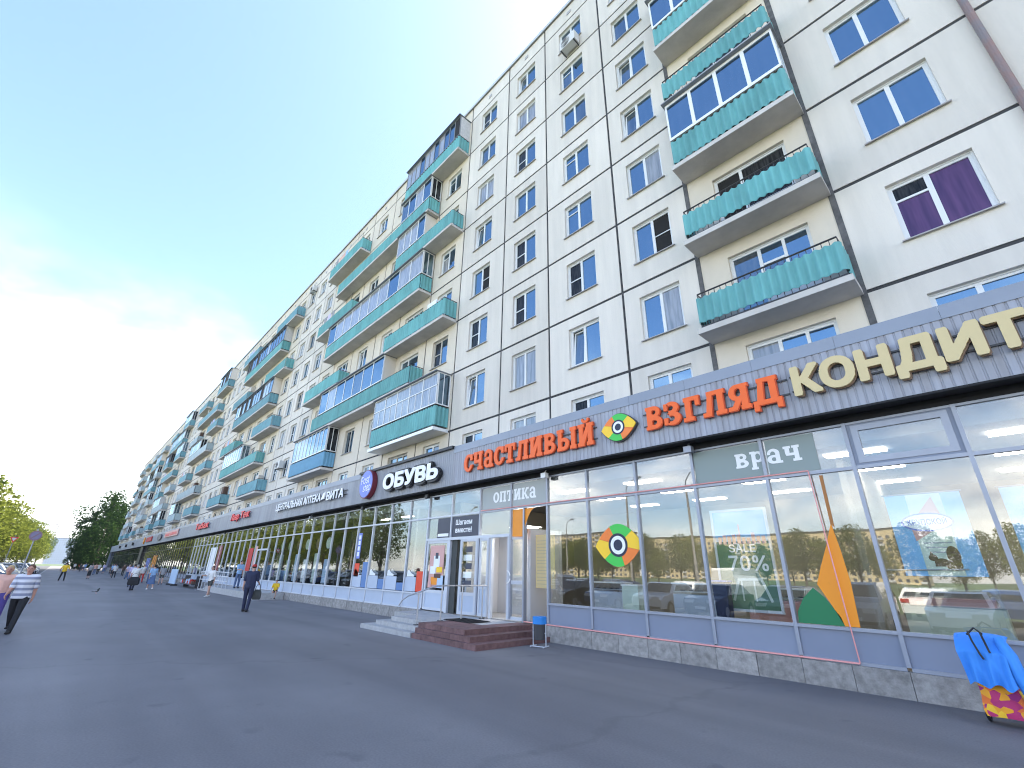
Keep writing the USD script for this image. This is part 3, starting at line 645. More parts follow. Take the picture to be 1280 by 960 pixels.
obj('door_post', MB().box((-10.11, SY-0.05, ZB), (-10.05, SY+0.08, 3.46)), 'alu_grey', shops)
obj('door_post', MB().box((-11.60, SY-0.02, ZB), (-11.52, SY+0.08, 2.66)), 'alu_white', shops)
obj('door_head', MB().box((-15.25, SY-0.052, 2.66), (-10.69, SY+0.07, 2.75)), 'alu_white', shops)
obj('door_curtain', MB().box((-13.72, SY+0.03, ZB), (-13.42, SY+0.06, 2.66)).box((-13.40, SY+0.10, ZB), (-13.25, SY+0.13, 2.66)), 'cloth_dgrey', shops)
for a, b in ((-15.25, -13.81), (-13.75, -12.21), (-12.15, -10.69)): obj('glass_pane', MB().box((a, SY+0.004, 2.75), (b, SY+0.012, ZT-0.03)), 'shop_glass', shops)
# strip of window between the door leaf and the next mullion (-10.66 .. -9.13) is the normal bay; grey lobby behind the open door
obj('lobby_wall', MB().box((-13.0, SY+1.6, ZB), (-10.1, SY+1.7, 2.9)), 'vest_grey', shops)
obj('lobby_wall', MB().box((-13.1, SY+0.2, ZB), (-13.01, SY+1.7, 2.9)), 'vest_grey', shops); obj('lobby_floor', MB().box((-13.0, SY+0.03, ZB+0.001), (-10.26, SY+1.59, ZB+0.012)), 'step_grey', shops)
obj('lobby_lamp', MB().box((-11.4, SY+0.6, 3.0), (-10.5, SY+1.2, 3.02)), 'lobby_lamp', shops)
obj('lobby_wall', MB().box((-10.25, SY+0.3, ZB), (-10.12, SY+1.6, 2.9)), 'vest_grey', shops)
# second entrance, white door further along
leaf(-35.0, -34.0, 'door', ang=-1.1, hinge='r', zmid=1.1, glassy='shop_glass_far')
dm = MB(); frame(dm, -36.2, -33.9, ZB, 2.8, SY-0.09, SY-0.046, 0.1); obj('door_frame', dm, 'alu_white', shops)
# floodlights and small fittings under the fascia
for xf_, mn in ((-9.05, 'white'), (-15.2, 'black'), (-4.6, 'alu_grey'), (-20.6, 'black'), (-27.0, 'alu_grey'), (-46.0, 'black')):
    fm = MB().box((xf_-0.09, SY-0.28, 4.22), (xf_+0.09, SY-0.14, 4.36)).tube([(xf_, SY-0.2, 4.35), (xf_, SY-0.15, 4.458)], 0.02, 5)
    obj('floodlight', fm, mn, shops)

# ================================================================== LETTERING
from PIL import ImageFont
_font = ImageFont.truetype(glob.glob('/opt/blender-*/*/datafiles/fonts/Inter.woff2')[0], 96)
def letter_mesh(text, height, depth, stroke):
    """as meshkit.text_mesh, with a freely chosen stroke"""
    from PIL import Image, ImageDraw
    x0, y0, x1, y1 = _font.getbbox(text, anchor='ls', stroke_width=stroke)
    im = Image.new('L', (x1-x0+8, y1-y0+8)); ImageDraw.Draw(im).text((4-x0, 4-y0), text, 255, _font, anchor='ls', stroke_width=stroke)
    on = np.pad(np.asarray(im) > 127, ((0, 0), (1, 1))).astype(np.int8)
    rows, starts = np.nonzero(np.diff(on, axis=1) == 1); ends = np.nonzero(np.diff(on, axis=1) == -1)[1]
    sh = unary_union([sbox(a, -r-1, b, -r) for a, r, b in zip(starts, rows, ends)]).buffer(0.6).buffer(-0.6).simplify(0.7)
    s = height/70.0; sh = affinity.affine_transform(sh, [s, 0, 0, s, (x0-4)*s, (4-y0)*s])
    return trimesh.util.concatenate([trimesh.creation.extrude_polygon(g, depth, engine='earcut') for g in getattr(sh, 'geoms', [sh])])
def wall_pt(v, X, Y, Z, sx_=1.0): return np.column_stack([X+v[:, 0]*sx_, Y-v[:, 2], Z+v[:, 1]])
def word(parent, text, X0, X1, Y, Z, hgt, mt, depth=0.05, bold=True, side=None, one=False, name='letter', tilt=0.0, stroke=None):
    """letters standing on the line z=Z from x=X0 to X1, each a mesh; side: a darker body behind the face"""
    tot = _font.getlength(text)
    allm = MB(); am = MB()
    for i, ch in enumerate(text):
        if ch == ' ': continue
        off = _font.getlength(text[:i+1])-_font.getlength(ch)
        m = letter_mesh(ch, hgt, depth, (2 if bold else 0) if stroke is None else stroke)
        s = (X1-X0)/tot
        v = np.array(m.vertices); v = np.column_stack([v[:, 0]*s*70/hgt, v[:, 1], v[:, 2]])
        w = wall_pt(v, X0+off*s, Y, Z); w[:, 2] += tilt*(w[:, 0]-X0)
        if one: allm.add(w, m.faces)
        else: obj(name, MB().add(w, m.faces), mt, parent)
        if side:
            w2 = w.copy(); w2[:, 1] += depth+0.001; w2[:, 0] += 0.02; w2[:, 2] -= 0.015; am.add(w2, m.faces)
    if one: return obj(name, allm, mt, parent)
    if side: obj('letter_backs', am, side, parent)
# --- slab serif alphabet
def _st(*p, w=0.22): return LineString(p).buffer(w/2, cap_style=2, join_style=2)
def _sf(x, y, w=0.36, h=0.16): return sbox(x-w/2, y, x+w/2, y+h)
def _el(cx, cy, rx, ry): return affinity.scale(Point(cx, cy).buffer(1, 24), rx, ry)
def slab(ch):
    U = unary_union; st = _st; sf = _sf
    if ch == 'с':
        r = _el(.40, .5, .40, .5).difference(_el(.42, .5, .18, .34)).difference(sbox(.5, .36, 1, .68)); return U([r, sbox(.56, .62, .74, .96), ]), .78
    if ch == 'ч': return U([st((.2, .48), (.2, 1)), st((.62, 0), (.62, 1)), st((.12, .47), (.62, .47), w=.17), sf(.2, .86), sf(.62, .86), sf(.62, 0, .42)]), .88
    if ch == 'а': return U([_el(.33, .29, .31, .29).difference(_el(.36, .29, .12, .13)), st((.56, 0), (.56, .62)), _el(.36, .68, .31, .32).difference(_el(.33, .62, .13, .20)).difference(sbox(-.1, .2, .3, .62)).difference(sbox(-.1, .2, .46, .60)), sf(.6, 0, .34)]), .80
    if ch == 'т': return U([st((.4, 0), (.4, 1), w=.24), sbox(.02, .83, .78, 1), sbox(.02, .62, .15, 1), sbox(.65, .62, .78, 1), sf(.4, 0, .46)]), .84
    if ch == 'л': return U([Polygon([(.08, 0), (.30, 0), (.40, 1), (.22, 1)]), st((.66, 0), (.66, 1)), sbox(.18, .83, .84, 1), sf(.14, 0, .32), sf(.66, 0, .38)]), .88
    if ch == 'и': return U([st((.2, 0), (.2, 1)), st((.68, 0), (.68, 1)), Polygon([(.2, 0), (.34, 0), (.68, .82), (.68, 1), (.54, 1), (.2, .2)]), sf(.2, .86), sf(.68, .86), sf(.2, 0), sf(.68, 0)]), .90
    if ch == 'в': return U([st((.2, 0), (.2, 1)), sbox(.04, .86, .42, 1), sbox(.04, 0, .42, .14), _el(.40, .74, .28, .26).difference(_el(.40, .73, .10, .10)).difference(sbox(0, .3, .2, 1)), _el(.42, .28, .33, .28).difference(_el(.40, .28, .13, .11)).difference(sbox(0, 0, .2, .6))]), .80
    if ch in 'ьы':
        s = U([st((.2, 0), (.2, 1)), sf(.2, .86), sbox(.04, 0, .42, .14), _el(.42, .3, .32, .3).difference(_el(.40, .3, .13, .13)).difference(sbox(0, 0, .2, .7))])
        if ch == 'ь': return s, .78
        return U([s, st((.98, 0), (.98, 1)), sf(.98, .86), sf(.98, 0)]), 1.2
    if ch == 'й': g_, w = slab('и'); return U([g_, _el(.44, 1.2, .20, .15).difference(_el(.44, 1.28, .12, .13)).difference(sbox(.2, 1.26, .7, 1.5))]), w
    if ch == 'з': return U([_el(.34, .74, .30, .26).difference(_el(.30, .73, .13, .11)).difference(sbox(-.1, .5, .22, .9)), _el(.36, .28, .34, .28).difference(_el(.31, .28, .15, .12)).difference(sbox(-.1, .1, .24, .5)), sbox(.02, .66, .17, .95), sbox(0, .05, .16, .34)]), .78
    if ch == 'г': return U([st((.2, 0), (.2, 1)), sbox(.04, .83, .66, 1), sbox(.5, .6, .66, 1), sf(.2, 0, .42)]), .74
    if ch == 'я': return U([st((.58, 0), (.58, 1)), sbox(.3, .86, .74, 1), sbox(.3, .36, .6, .5), _el(.36, .68, .30, .32).difference(_el(.38, .68, .12, .16)).difference(sbox(.52, .3, 1, 1)), Polygon([(.04, 0), (.28, 0), (.52, .42), (.30, .42)]), sf(.12, 0, .26), sf(.6, 0, .34)]), .80
    if ch == 'д': return U([Polygon([(.12, .1), (.34, .1), (.42, 1), (.26, 1)]), st((.68, .1), (.68, 1)), sbox(.2, .84, .84, 1), sbox(.0, .0, .9, .17), sbox(0, -.2, .17, .1), sbox(.73, -.2, .9, .1)]), .98
    if ch == 'о': return _el(.40, .5, .40, .5).difference(_el(.40, .5, .17, .32)), .80
    if ch == 'п': return U([st((.2, 0), (.2, 1)), st((.68, 0), (.68, 1)), sbox(.04, .84, .86, 1), sf(.2, 0), sf(.68, 0)]), .90
    if ch == 'к': return U([st((.2, 0), (.2, 1)), sf(.2, .86), sf(.2, 0), Polygon([(.28, .44), (.56, .98), (.80, .98), (.46, .44)]), Polygon([(.28, .56), (.50, .56), (.84, 0), (.58, 0)]), sf(.72, .86, .3), sf(.74, 0, .3)]), .90
    if ch == 'р': return U([st((.2, -.22), (.2, 1)), sf(.2, -.22), sf(.16, .86, .3), _el(.44, .62, .32, .38).difference(_el(.42, .62, .13, .22)).difference(sbox(0, .2, .2, 1.1))]), .82
    raise KeyError(ch)
def slab_word(parent, text, X0, X1, Y, Z, hgt, mt, side, depth=0.05, tilt=0.0):
    gs = [slab(c) for c in text]; tot = sum(w for _, w in gs)+0.04*(len(text)-1); s = (X1-X0)/tot; x = X0
    back = MB()
    for g_, w in gs:
        zt = Z+tilt*(x-X0)
        sh = affinity.translate(affinity.scale(g_, s, hgt, origin=(0, 0)), x, zt)
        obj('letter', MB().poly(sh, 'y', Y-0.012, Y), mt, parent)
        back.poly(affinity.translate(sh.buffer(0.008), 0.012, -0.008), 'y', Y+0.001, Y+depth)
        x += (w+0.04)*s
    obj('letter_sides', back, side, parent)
def rails(parent, x0, x1, zs, y=FYF-0.02):
    m = MB()
    for z in zs: m.box((x0, y-0.012, z-0.016), (x1, y+0.012, z+0.016))
    obj('mounting_rail', m, 'dark_metal', parent)
LY = 9.41
s = thing('shop_sign', 'orange slab serif letters СЧАСТЛИВЫЙ on the grey fascia', 'sign')
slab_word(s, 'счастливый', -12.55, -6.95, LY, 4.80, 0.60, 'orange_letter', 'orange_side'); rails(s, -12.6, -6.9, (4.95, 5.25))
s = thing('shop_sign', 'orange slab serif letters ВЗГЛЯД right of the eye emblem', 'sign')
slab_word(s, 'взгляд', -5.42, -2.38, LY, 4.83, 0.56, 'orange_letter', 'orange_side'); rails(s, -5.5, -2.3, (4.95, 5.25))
s = thing('shop_sign', 'large beige letters КОНДИТ at the right end of the fascia', 'sign')
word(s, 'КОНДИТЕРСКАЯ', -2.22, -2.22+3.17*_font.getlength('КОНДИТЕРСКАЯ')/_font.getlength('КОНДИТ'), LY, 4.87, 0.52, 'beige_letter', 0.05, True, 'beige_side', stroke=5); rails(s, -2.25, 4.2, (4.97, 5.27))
# eye emblem
def almond(cx, cz, w, h, skew=0.12, n=40):
    t = np.linspace(0, 1, n); x = (t-0.5)*w; y = h/2*np.sin(PI*t)**0.85
    p = [(cx+a, cz+b+skew*a*0.2) for a, b in zip(x, y)]+[(cx+a, cz-b+skew*a*0.2) for a, b in zip(x[::-1], y[::-1])]
    return Polygon(p).buffer(0)
def eye(parent, cx, cz, w, h, y, d, rim=True):
    A = almond(cx, cz, w, h); hole = Point(cx, cz).buffer(h*0.27, 24)
    secs = [(38, 118, 'green'), (-12, 38, 'yellow'), (-72, -12, 'eye_orange'), (-142, -72, 'green'), (-195, -142, 'yellow'), (118, 165, 'eye_orange')]
    for a0, a1, mn in secs:
        an = np.radians(np.linspace(a0, a1, 12)); wd = Polygon([(cx, cz)]+[(cx+w*math.cos(t-0.0), cz+w*math.sin(t)) for t in an])
        obj('petal', MB().poly(A.intersection(wd).difference(hole).buffer(-0.002), 'y', y-d, y), mn, parent)
    obj('dark_ring', MB().poly(Point(cx, cz).buffer(h*0.275, 24).difference(Point(cx, cz).buffer(h*0.215, 24)), 'y', y-d-0.004, y), 'navy', parent)
    obj('white_ring', MB().poly(Point(cx, cz).buffer(h*0.213, 24).difference(Point(cx, cz).buffer(h*0.13, 24)), 'y', y-d-0.006, y), 'white', parent)
    obj('pupil', MB().poly(Point(cx, cz).buffer(h*0.128, 24), 'y', y-d-0.003, y), 'navy', parent)
    if False: obj('glint', MB().poly(sbox(cx-h*0.04, cz+h*0.0, cx+h*0.09, cz+h*0.06), 'y', y-d-0.008, y-d-0.0035), 'white', parent)
    if rim: obj('back', MB().poly(A.buffer(0.02), 'y', y+0.001, y+0.08), 'dark_metal', parent)
s = thing('shop_emblem', 'green yellow and orange eye emblem on the fascia between two orange words', 'emblem')
eye(s, -6.18, 5.08, 1.02, 0.70, LY, 0.03)
# shoe shop
s = thing('shop_sign', 'white letters ОБУВЬ with thick black sides on the fascia', 'sign')
word(s, 'ОБУВЬ', -18.1, -13.95, 9.30, 4.82, 0.56, 'white', 0.02, True, stroke=5)
bk = MB()
for dx, dz in ((0, 0), (0.07, 0), (0, -0.07), (-.07, 0), (0, .07)):
    for i, ch in enumerate('ОБУВЬ'):
        m = text_mesh(ch, 0.62, 0.14, True); sc = (4.15)/_font.getlength('ОБУВЬ'); v = np.array(m.vertices); v = np.column_stack([v[:, 0]*sc*70/0.62, v[:, 1], v[:, 2]])
        bk.add(wall_pt(v, -18.1+(_font.getlength('ОБУВЬ'[:i+1])-_font.getlength(ch))*sc+dx, 9.46+dx*0.03+dz*0.02, 4.78+dz), m.faces)
obj('letter_sides', bk, 'black', s)
s = thing('round_sign', 'round blue sign with thin white lettering and a dark red rim', 'sign')
cx, cz = -19.62, 5.22
obj('drum', MB().poly(Point(cx, cz).buffer(0.64, 32), 'y', 9.26, 9.48), 'maroon', s)
obj('face', MB().poly(Point(cx, cz).buffer(0.60, 32), 'y', 9.24, 9.259), 'sign_blue', s)
word(s, 'Fost', cx-0.5, cx+0.32, 9.238, cz+0.0, 0.34, 'white', 0.004, False, one=True, name='lettering', tilt=0.05)
word(s, 'step', cx-0.22, cx+0.52, 9.238, cz-0.34, 0.32, 'white', 0.004, False, one=True, name='lettering', tilt=0.05)
# pharmacy and further signs
s = thing('shop_sign', 'white letters ЦЕНТРАЛЬНАЯ АПТЕКА ВИТА along the fascia', 'sign')
word(s, 'ЦЕНТРАЛЬНАЯ АПТЕКА', -32.2, -25.0, 9.36, 4.98, 0.40, 'white', 0.03, True, 'black'); word(s, 'ВИТА', -24.25, -22.15, 9.36, 4.93, 0.42, 'white', 0.03, True, 'black')
obj('leaf_logo', MB().poly(Polygon([(-24.9, 5.0), (-24.5, 5.05), (-24.4, 5.4), (-24.75, 5.3)]), 'y', 9.33, 9.40), 'white', s); rails(s, -32.3, -22.0, (5.05, 5.25))
s = thing('shop_sign', 'red script style sign with two words on the fascia beyond the pharmacy letters', 'sign')
word(s, 'Лавр', -43.3, -40.9, 9.36, 5.05, 0.50, 'red', 0.04, True, 'maroon'); word(s, 'Тек', -40.6, -38.2, 9.36, 5.08, 0.50, 'red', 0.04, True, 'maroon')
s = thing('shop_sign', 'bright red four letter sign on the fascia, second red sign from the pharmacy', 'sign')
word(s, 'Табак', -57.0, -51.2, 9.36, 5.0, 0.55, 'red', 0.04, True, 'maroon')
s = thing('shop_sign', 'pale red panel sign on the fascia, farthest of the red signs', 'sign')
obj('board', MB().box((-76.5, 9.38, 4.95), (-67.2, 9.47, 5.65)), 'salmon', s); word(s, 'магазин', -76, -67.8, 9.375, 5.1, 0.42, 'red', 0.01, True)
s = thing('shop_sign', 'small orange and dark round sign on the far fascia', 'sign')
obj('disc', MB().poly(Point(-97, 5.25).buffer(0.5, 20), 'y', 9.34, 9.48), 'decal_orange', s); obj('plate', MB().box((-94.5, 9.38, 4.95), (-88.5, 9.47, 5.6)), 'cloth_red', s); 
s = thing('shop_sign', 'dark oval sign on the fascia left of the pale red panel', 'sign')
obj('plate', MB().poly(_el(-81, 5.2, 1.8, 0.42), 'y', 9.36, 9.48), 'dark_poster', s)
for i, xx in enumerate((-112, -124, -137)):
    u = obj('projecting_lamp', MB().box((xx-0.3, 9.2, 4.9), (xx+0.3, 9.49, 5.4)), 'black', shops)
# --- lettering and films on the glass (they belong to the shop row)
gy = SY-0.001
def deco(shape, mt, name='window_sticker', y=SY, label=None, par=None): return obj(name, MB().poly(shape, 'y', y-0.0045, y-0.0015), mt, par or shops, label=label)
def slab_flat(text, X0, X1, Y, Z, hgt, mt, lab):
    gs = [slab(c) for c in text]; tot = sum(w for _, w in gs)+0.05*(len(text)-1); k = (X1-X0)/tot; x = X0; mb = MB()
    for g_, w in gs: mb.poly(affinity.translate(affinity.scale(g_, k, hgt, origin=(0, 0)), x, Z), 'y', Y-0.003, Y); x += (w+0.05)*k
    obj('window_lettering', mb, mt, shops, label=lab, kind='stuff')
slab_flat('оптика', -11.55, -9.58, SY-0.006, 3.74, 0.34, 'white', 'white window lettering ОПТИКА above the door')
deco(sbox(-12.1, 3.54, -10.72, 4.25), 'film_pale', 'window_film'); deco(sbox(-10.60, 3.54, -9.19, 4.25), 'film_pale', 'window_film'); deco(sbox(-3.08, 3.54, -2.20, 4.25), 'film_grey', 'window_film'); deco(sbox(-4.61, 3.54, -3.19, 4.25), 'film_grey', 'window_film')
slab_flat('врач', -3.72, -2.44, SY-0.006, 3.76, 0.30, 'white', 'white window lettering ВРАЧ on grey film')
deco(Polygon([(-2.25, 2.58), (-2.20, 2.1), (-2.17, 1.6), (-2.19, 0.92), (-2.40, 0.92), (-2.52, 1.22), (-2.68, 1.56), (-2.56, 1.85), (-2.40, 2.2)]), 'decal_orange', label='orange curved window sticker')
deco(Polygon([(-2.255, 3.43), (-2.20, 3.43), (-2.21, 2.5), (-2.26, 2.56)]), 'decal_brown')
deco(Polygon([(-3.10, 0.92), (-3.08, 1.10), (-2.95, 1.32), (-2.76, 1.50), (-2.60, 1.34), (-2.43, 1.05), (-2.40, 0.92)]), 'decal_green', label='dark green curved window sticker')
an = np.linspace(0, 1, 14); cv = [(-9.60+(-10.15+9.60)*t**0.75, 3.45-0.8*t**1.6) for t in an]
deco(Polygon([(-10.60, 3.45)]+cv+[(-10.60, 2.66)]), 'decal_orange', label='orange quarter round window sticker beside the door')
ez = thing('window_emblem', 'large transparent green and orange eye sticker on the shop window', 'sticker')
eye(ez, -6.80, 2.32, 1.36, 1.0, SY-0.003, 0.004, rim=False)
# dark posters above the door
deco(sbox(-13.74, 2.76, -12.24, 3.44), 'dark_poster', 'poster'); word(shops, 'Шагаем', -13.55, -12.6, SY-0.006, 3.16, 0.17, 'white', 0.003, True, one=True, name='poster_lettering'); word(shops, 'вместе!', -13.55, -12.6, SY-0.006, 2.90, 0.17, 'white', 0.003, True, one=True, name='poster_lettering')
deco(sbox(-14.65, 2.76, -13.83, 3.44), 'dark_poster', 'poster'); deco(sbox(-14.6, 2.80, -13.95, 2.9), 'white', 'poster_lettering', y=SY-0.004)
# notices on the left door leaf
R = random.Random(3)
nt = [((-14.98, 1.1), (-14.1, 2.5), 'salmon'), ((-14.72, 1.75), (-14.35, 2.15), 'poster_white'), ((-14.62, 2.05), (-14.45, 2.25), 'dark_poster'), ((-14.9, 1.55), (-14.55, 1.8), 'poster_white'), ((-14.5, 1.6), (-14.15, 1.78), 'yellow'), ((-14.8, 1.2), (-14.4, 1.45), 'decal_orange'), ((-14.4, 1.1), (-14.05, 1.5), 'lightblue'), ((-14.6, 1.42), (-14.2, 1.56), 'cloth_brown'), ((-14.95, 1.1), (-14.75, 1.3), 'salmon')]
for i, (a, b, mn) in enumerate(nt): deco(sbox(a[0], a[1], b[0], b[1]), mn, 'notice', y=SY-0.006-0.004*i, par=shop_door)
for i in range(5): deco(sbox(-12.85, 1.2+0.26*i, -12.4, 1.38+0.26*i), 'poster_white' if i % 2 else 'dark_poster', 'notice', y=SY-0.10)
# shoe shop window dressing
for i, (b, a) in enumerate(zip(mx[18:24], mx[19:25])):
    x0, x1 = a+0.04, b-0.04; w = x1-x0
    if i >= 1 and i < 5:
        deco(sbox(x0, 0.93, x0+w*0.60, 1.42), 'panel_white', 'window_film')
        deco(sbox(x0+w*0.62, 0.93, x1, (1.95, 1.62, 1.2, 1.3)[i % 4]), ['shoe_blue', 'shoe_red', 'shoe_blue', 'shoe_blue'][i % 4], 'window_film')
        sh = Polygon([(0, 0), (.5, 0), (.52, .06), (.30, .12), (.14, .24), (.02, .2)])
        deco(affinity.translate(sh, x0+0.1, 1.43), 'poster_white', 'shoe_picture'); deco(affinity.translate(sh, x0+0.32, 1.46), 'alu_grey', 'shoe_picture', y=SY+0.02)
deco(sbox(-21.05, 2.1, -20.7, 3.2), 'sign_blue', 'poster'); deco(sbox(-21.05, 1.35, -20.6, 1.9), 'shoe_red', 'poster')
for i in range(4): deco(sbox(-20.98, 2.2+0.24*i, -20.78, 2.38+0.24*i), 'poster_white', 'poster_lettering', y=SY-0.004)
# pharmacy window: pictures and cabinets behind the glass
for i, xx in enumerate((-24.9, -26.3, -27.8, -29.2, -30.6, -32.0)):
    obj('display_board', MB().box((xx-0.35, SY+0.25, 0.95), (xx+0.35, SY+0.28, 2.1+0.3*(i % 2))), ['lightblue', 'pale_green', 'poster_white'][i % 3], shops)
    obj('picture', MB().poly(_el(xx, 2.9, 0.3, 0.28), 'y', SY+0.2, SY+0.22), 'cloth_brown' if i in (1, 3) else 'pale_green', shops)
# red posters far along
for (a, b, z0, z1, mn) in ((-50.6, -48.2, 1.0, 3.2, 'poster_white'), (-47.8, -46.4, 1.0, 3.3, 'maroon'), (-38.4, -37.4, 1.4, 2.9, 'cloth_red'), (-36.9, -36.4, 1.6, 3.0, 'salmon'), (-86.0, -82.0, 1.0, 2.9, 'decal_orange'), (-92, -88, 1.0, 2.6, 'sign_blue')):
    deco(sbox(a, z0, b, z1), mn, 'poster')
for i in range(5): deco(Point(-47.1, 1.5+0.4*i).buffer(0.22), 'salmon', 'poster_picture', y=SY-0.005)
# led strip
st = thing('light_strip', 'thin pinkish red cable of lights edging the optician window', 'light strip')
obj('tube', MB().tube([(-12.1, SY-0.06, 3.53), (-6.0, SY-0.06, 3.525), (-2.40, SY-0.06, 3.53)], 0.013, 5).tube([(-2.40, SY-0.06, 3.53), (-2.36, SY-0.06, 2.2), (-2.30, SY-0.06, 0.40)], 0.011, 5).tube([(-2.30, SY-0.075, 0.40), (-6.0, SY-0.075, 0.385), (-10.0, SY-0.075, 0.40)], 0.016, 5), 'pink_strip', st)
# --- inside the shops
bn = thing('hanging_banner', 'blue hanging banner with КРУПСКОЙ oval and squirrel behind the window', 'banner')
by = SY+0.16
obj('sheet', MB().box((-1.42, by, 1.72), (-0.46, by+0.004, 2.98)), 'poster_blue', bn); obj('rod', MB().tube([(-1.45, by, 2.985), (-0.43, by, 2.985)], 0.012, 6), 'steel', bn); obj('rod', MB().tube([(-1.75, by, 1.80), (-0.65, by-0.02, 1.82)], 0.012, 6), 'steel', bn)
obj('green_field', MB().box((-1.14, by-0.002, 1.73), (-0.70, by-0.0005, 2.97)), 'pale_green', bn)
obj('triangle', MB().poly(Polygon([(-0.82, 2.92), (-0.74, 2.5), (-1.16, 2.24), (-1.18, 2.5)]), 'y', by-0.005, by-0.0025), 'salmon', bn)
obj('oval_rim', MB().poly(_el(-0.96, 2.53, 0.33, 0.145), 'y', by-0.009, by-0.006), 'sign_blue', bn); obj('oval', MB().poly(_el(-0.96, 2.53, 0.30, 0.12), 'y', by-0.012, by-0.0095), 'poster_white', bn)
word(bn, 'КРУПСКОЙ', -1.21, -0.71, by-0.0125, 2.49, 0.085, 'sign_blue', 0.003, True, one=True, name='lettering')
for i in range(3): obj('text_line', MB().box((-1.08+0.02*i, by-0.004, 2.20-0.07*i), (-0.74, by-0.0025, 2.22-0.07*i)), 'alu_grey', bn)
sq = unary_union([_el(-0.93, 1.92, 0.09, 0.06), _el(-1.02, 1.99, 0.055, 0.05), _el(-0.77, 2.02, 0.08, 0.14), _el(-0.80, 1.88, 0.10, 0.08), sbox(-1.02, 1.86, -0.85, 1.89), Polygon([(-1.05, 2.03), (-1.03, 2.09), (-1.0, 2.03)])])
obj('squirrel', MB().poly(sq, 'y', by-0.005, by-0.0025), 'cloth_brown', bn)
bn = thing('hanging_banner', 'second blue hanging banner cut off by the right edge of the picture', 'banner')
obj('sheet', MB().box((-0.02, by, 1.72), (0.95, by+0.004, 2.98)), 'poster_blue', bn); obj('rod', MB().tube([(-0.05, by, 2.985), (0.98, by, 2.985)], 0.012, 6), 'steel', bn)
ps = thing('poster_stand', 'framed poster with a city skyline reading SALE 70% inside the optician', 'poster stand')
py = SY+0.55
pf = MB(); frame(pf, -4.66, -3.48, 1.0, 3.02, py-0.02, py+0.02, 0.05); obj('frame', pf, 'alu_white', ps)
obj('sky_sheet', MB().box((-4.61, py-0.005, 2.35), (-3.53, py+0.01, 2.97)), 'poster_blue', ps); obj('field_sheet', MB().box((-4.61, py-0.005, 1.05), (-3.53, py+0.01, 2.348)), 'cloth_green', ps)
obj('skyline', MB().poly(unary_union([sbox(-4.55+i*0.1, 2.3, -4.48+i*0.1, 2.42+0.12*R.random()) for i in range(10)]+[sbox(-4.1, 2.3, -4.07, 2.7)]), 'y', py-0.009, py-0.006), 'salmon', ps)
word(ps, 'SALE', -4.36, -3.80, py-0.01, 2.14, 0.15, 'white', 0.004, True, one=True, name='lettering'); word(ps, '70%', -4.42, -3.58, py-0.01, 1.78, 0.28, 'white', 0.004, True, one=True, name='lettering')
obj('bridge', MB().poly(unary_union([_st((-4.4, 1.2), (-4.25, 1.6), (-3.8, 1.62), (-3.66, 1.2), w=.05), _st((-4.2, 1.2), (-4.2, 1.6), w=.03), _st((-3.95, 1.2), (-3.95, 1.6), w=.03)]), 'y', py-0.009, py-0.006), 'pale_green', ps)
def counter(x0, x1, y0, hgt, label, top='poster_white', body='panel_white'):
    c = thing('display_counter', label, 'counter')
    obj('body', MB().box((x0, y0, ZB+0.12), (x1, y0+0.5, hgt-0.25)), body, c); obj('glass_top', MB().box((x0, y0, hgt-0.24), (x1, y0+0.5, hgt-0.03)), 'shop_glass', c)
    obj('rim', MB().box((x0-0.02, y0-0.02, hgt-0.03), (x1+0.02, y0+0.52, hgt)), top, c); obj('shelf', MB().box((x0+0.02, y0+0.03, hgt-0.2), (x1-0.02, y0+0.47, hgt-0.19)), 'poster_white', c)
    for xx in np.arange(x0+0.15, x1-0.1, 0.22): obj('spectacles', MB().tube([(xx-0.06, y0+0.2, hgt-0.17), (xx, y0+0.18, hgt-0.17), (xx+0.06, y0+0.2, hgt-0.17)], 0.012, 5), 'black', c)
    for xx in (x0+0.04, x1-0.04): obj('leg', MB().box((xx-0.025, y0+0.02, ZB), (xx+0.025, y0+0.07, ZB+0.12)), 'steel', c)
counter(-6.05, -4.9, 11.0, 1.5, 'white glazed counter of spectacles behind the window left of the sale poster')
counter(-4.5, -3.3, 11.4, 1.45, 'white counter behind the sale poster', body='salmon')
counter(-9.0, -7.9, 11.6, 1.45, 'white counter behind the second window right of the door')
cb = thing('leaflet_box', 'pale green box on the floor below the eye sticker', 'box'); obj('carton', MB().box((-7.05, SY+0.4, ZB), (-6.6, SY+0.75, 1.4)), 'pale_green', cb); obj('lid', MB().box((-7.07, SY+0.38, 1.4), (-6.58, SY+0.77, 1.43)), 'poster_white', cb)
cb = thing('waste_basket', 'dark blue tall basket inside the window beside the sale poster', 'basket'); obj('body', MB().poly(Polygon([(-4.64, ZB), (-4.42, ZB), (-4.38, 1.55), (-4.68, 1.55)]), 'y', SY+0.2, SY+0.42), 'cloth_navy', cb); obj('rim', MB().box((-4.70, SY+0.18, 1.55), (-4.36, SY+0.44, 1.58)), 'sign_blue', cb)
nbd = thing('notice_board', 'pale sheet of printed text hanging inside the window right of the door', 'notice'); obj('sheet', MB().box((-9.95, SY+0.35, 1.25), (-9.2, SY+0.36, 2.7)), 'beige_letter', nbd)
tl = MB()
for i in range(14): tl.box((-9.9, SY+0.346, 1.35+i*0.09), (-9.3-0.15*R.random(), SY+0.3495, 1.365+i*0.09))
obj('text_lines', tl, 'print_tan', nbd)
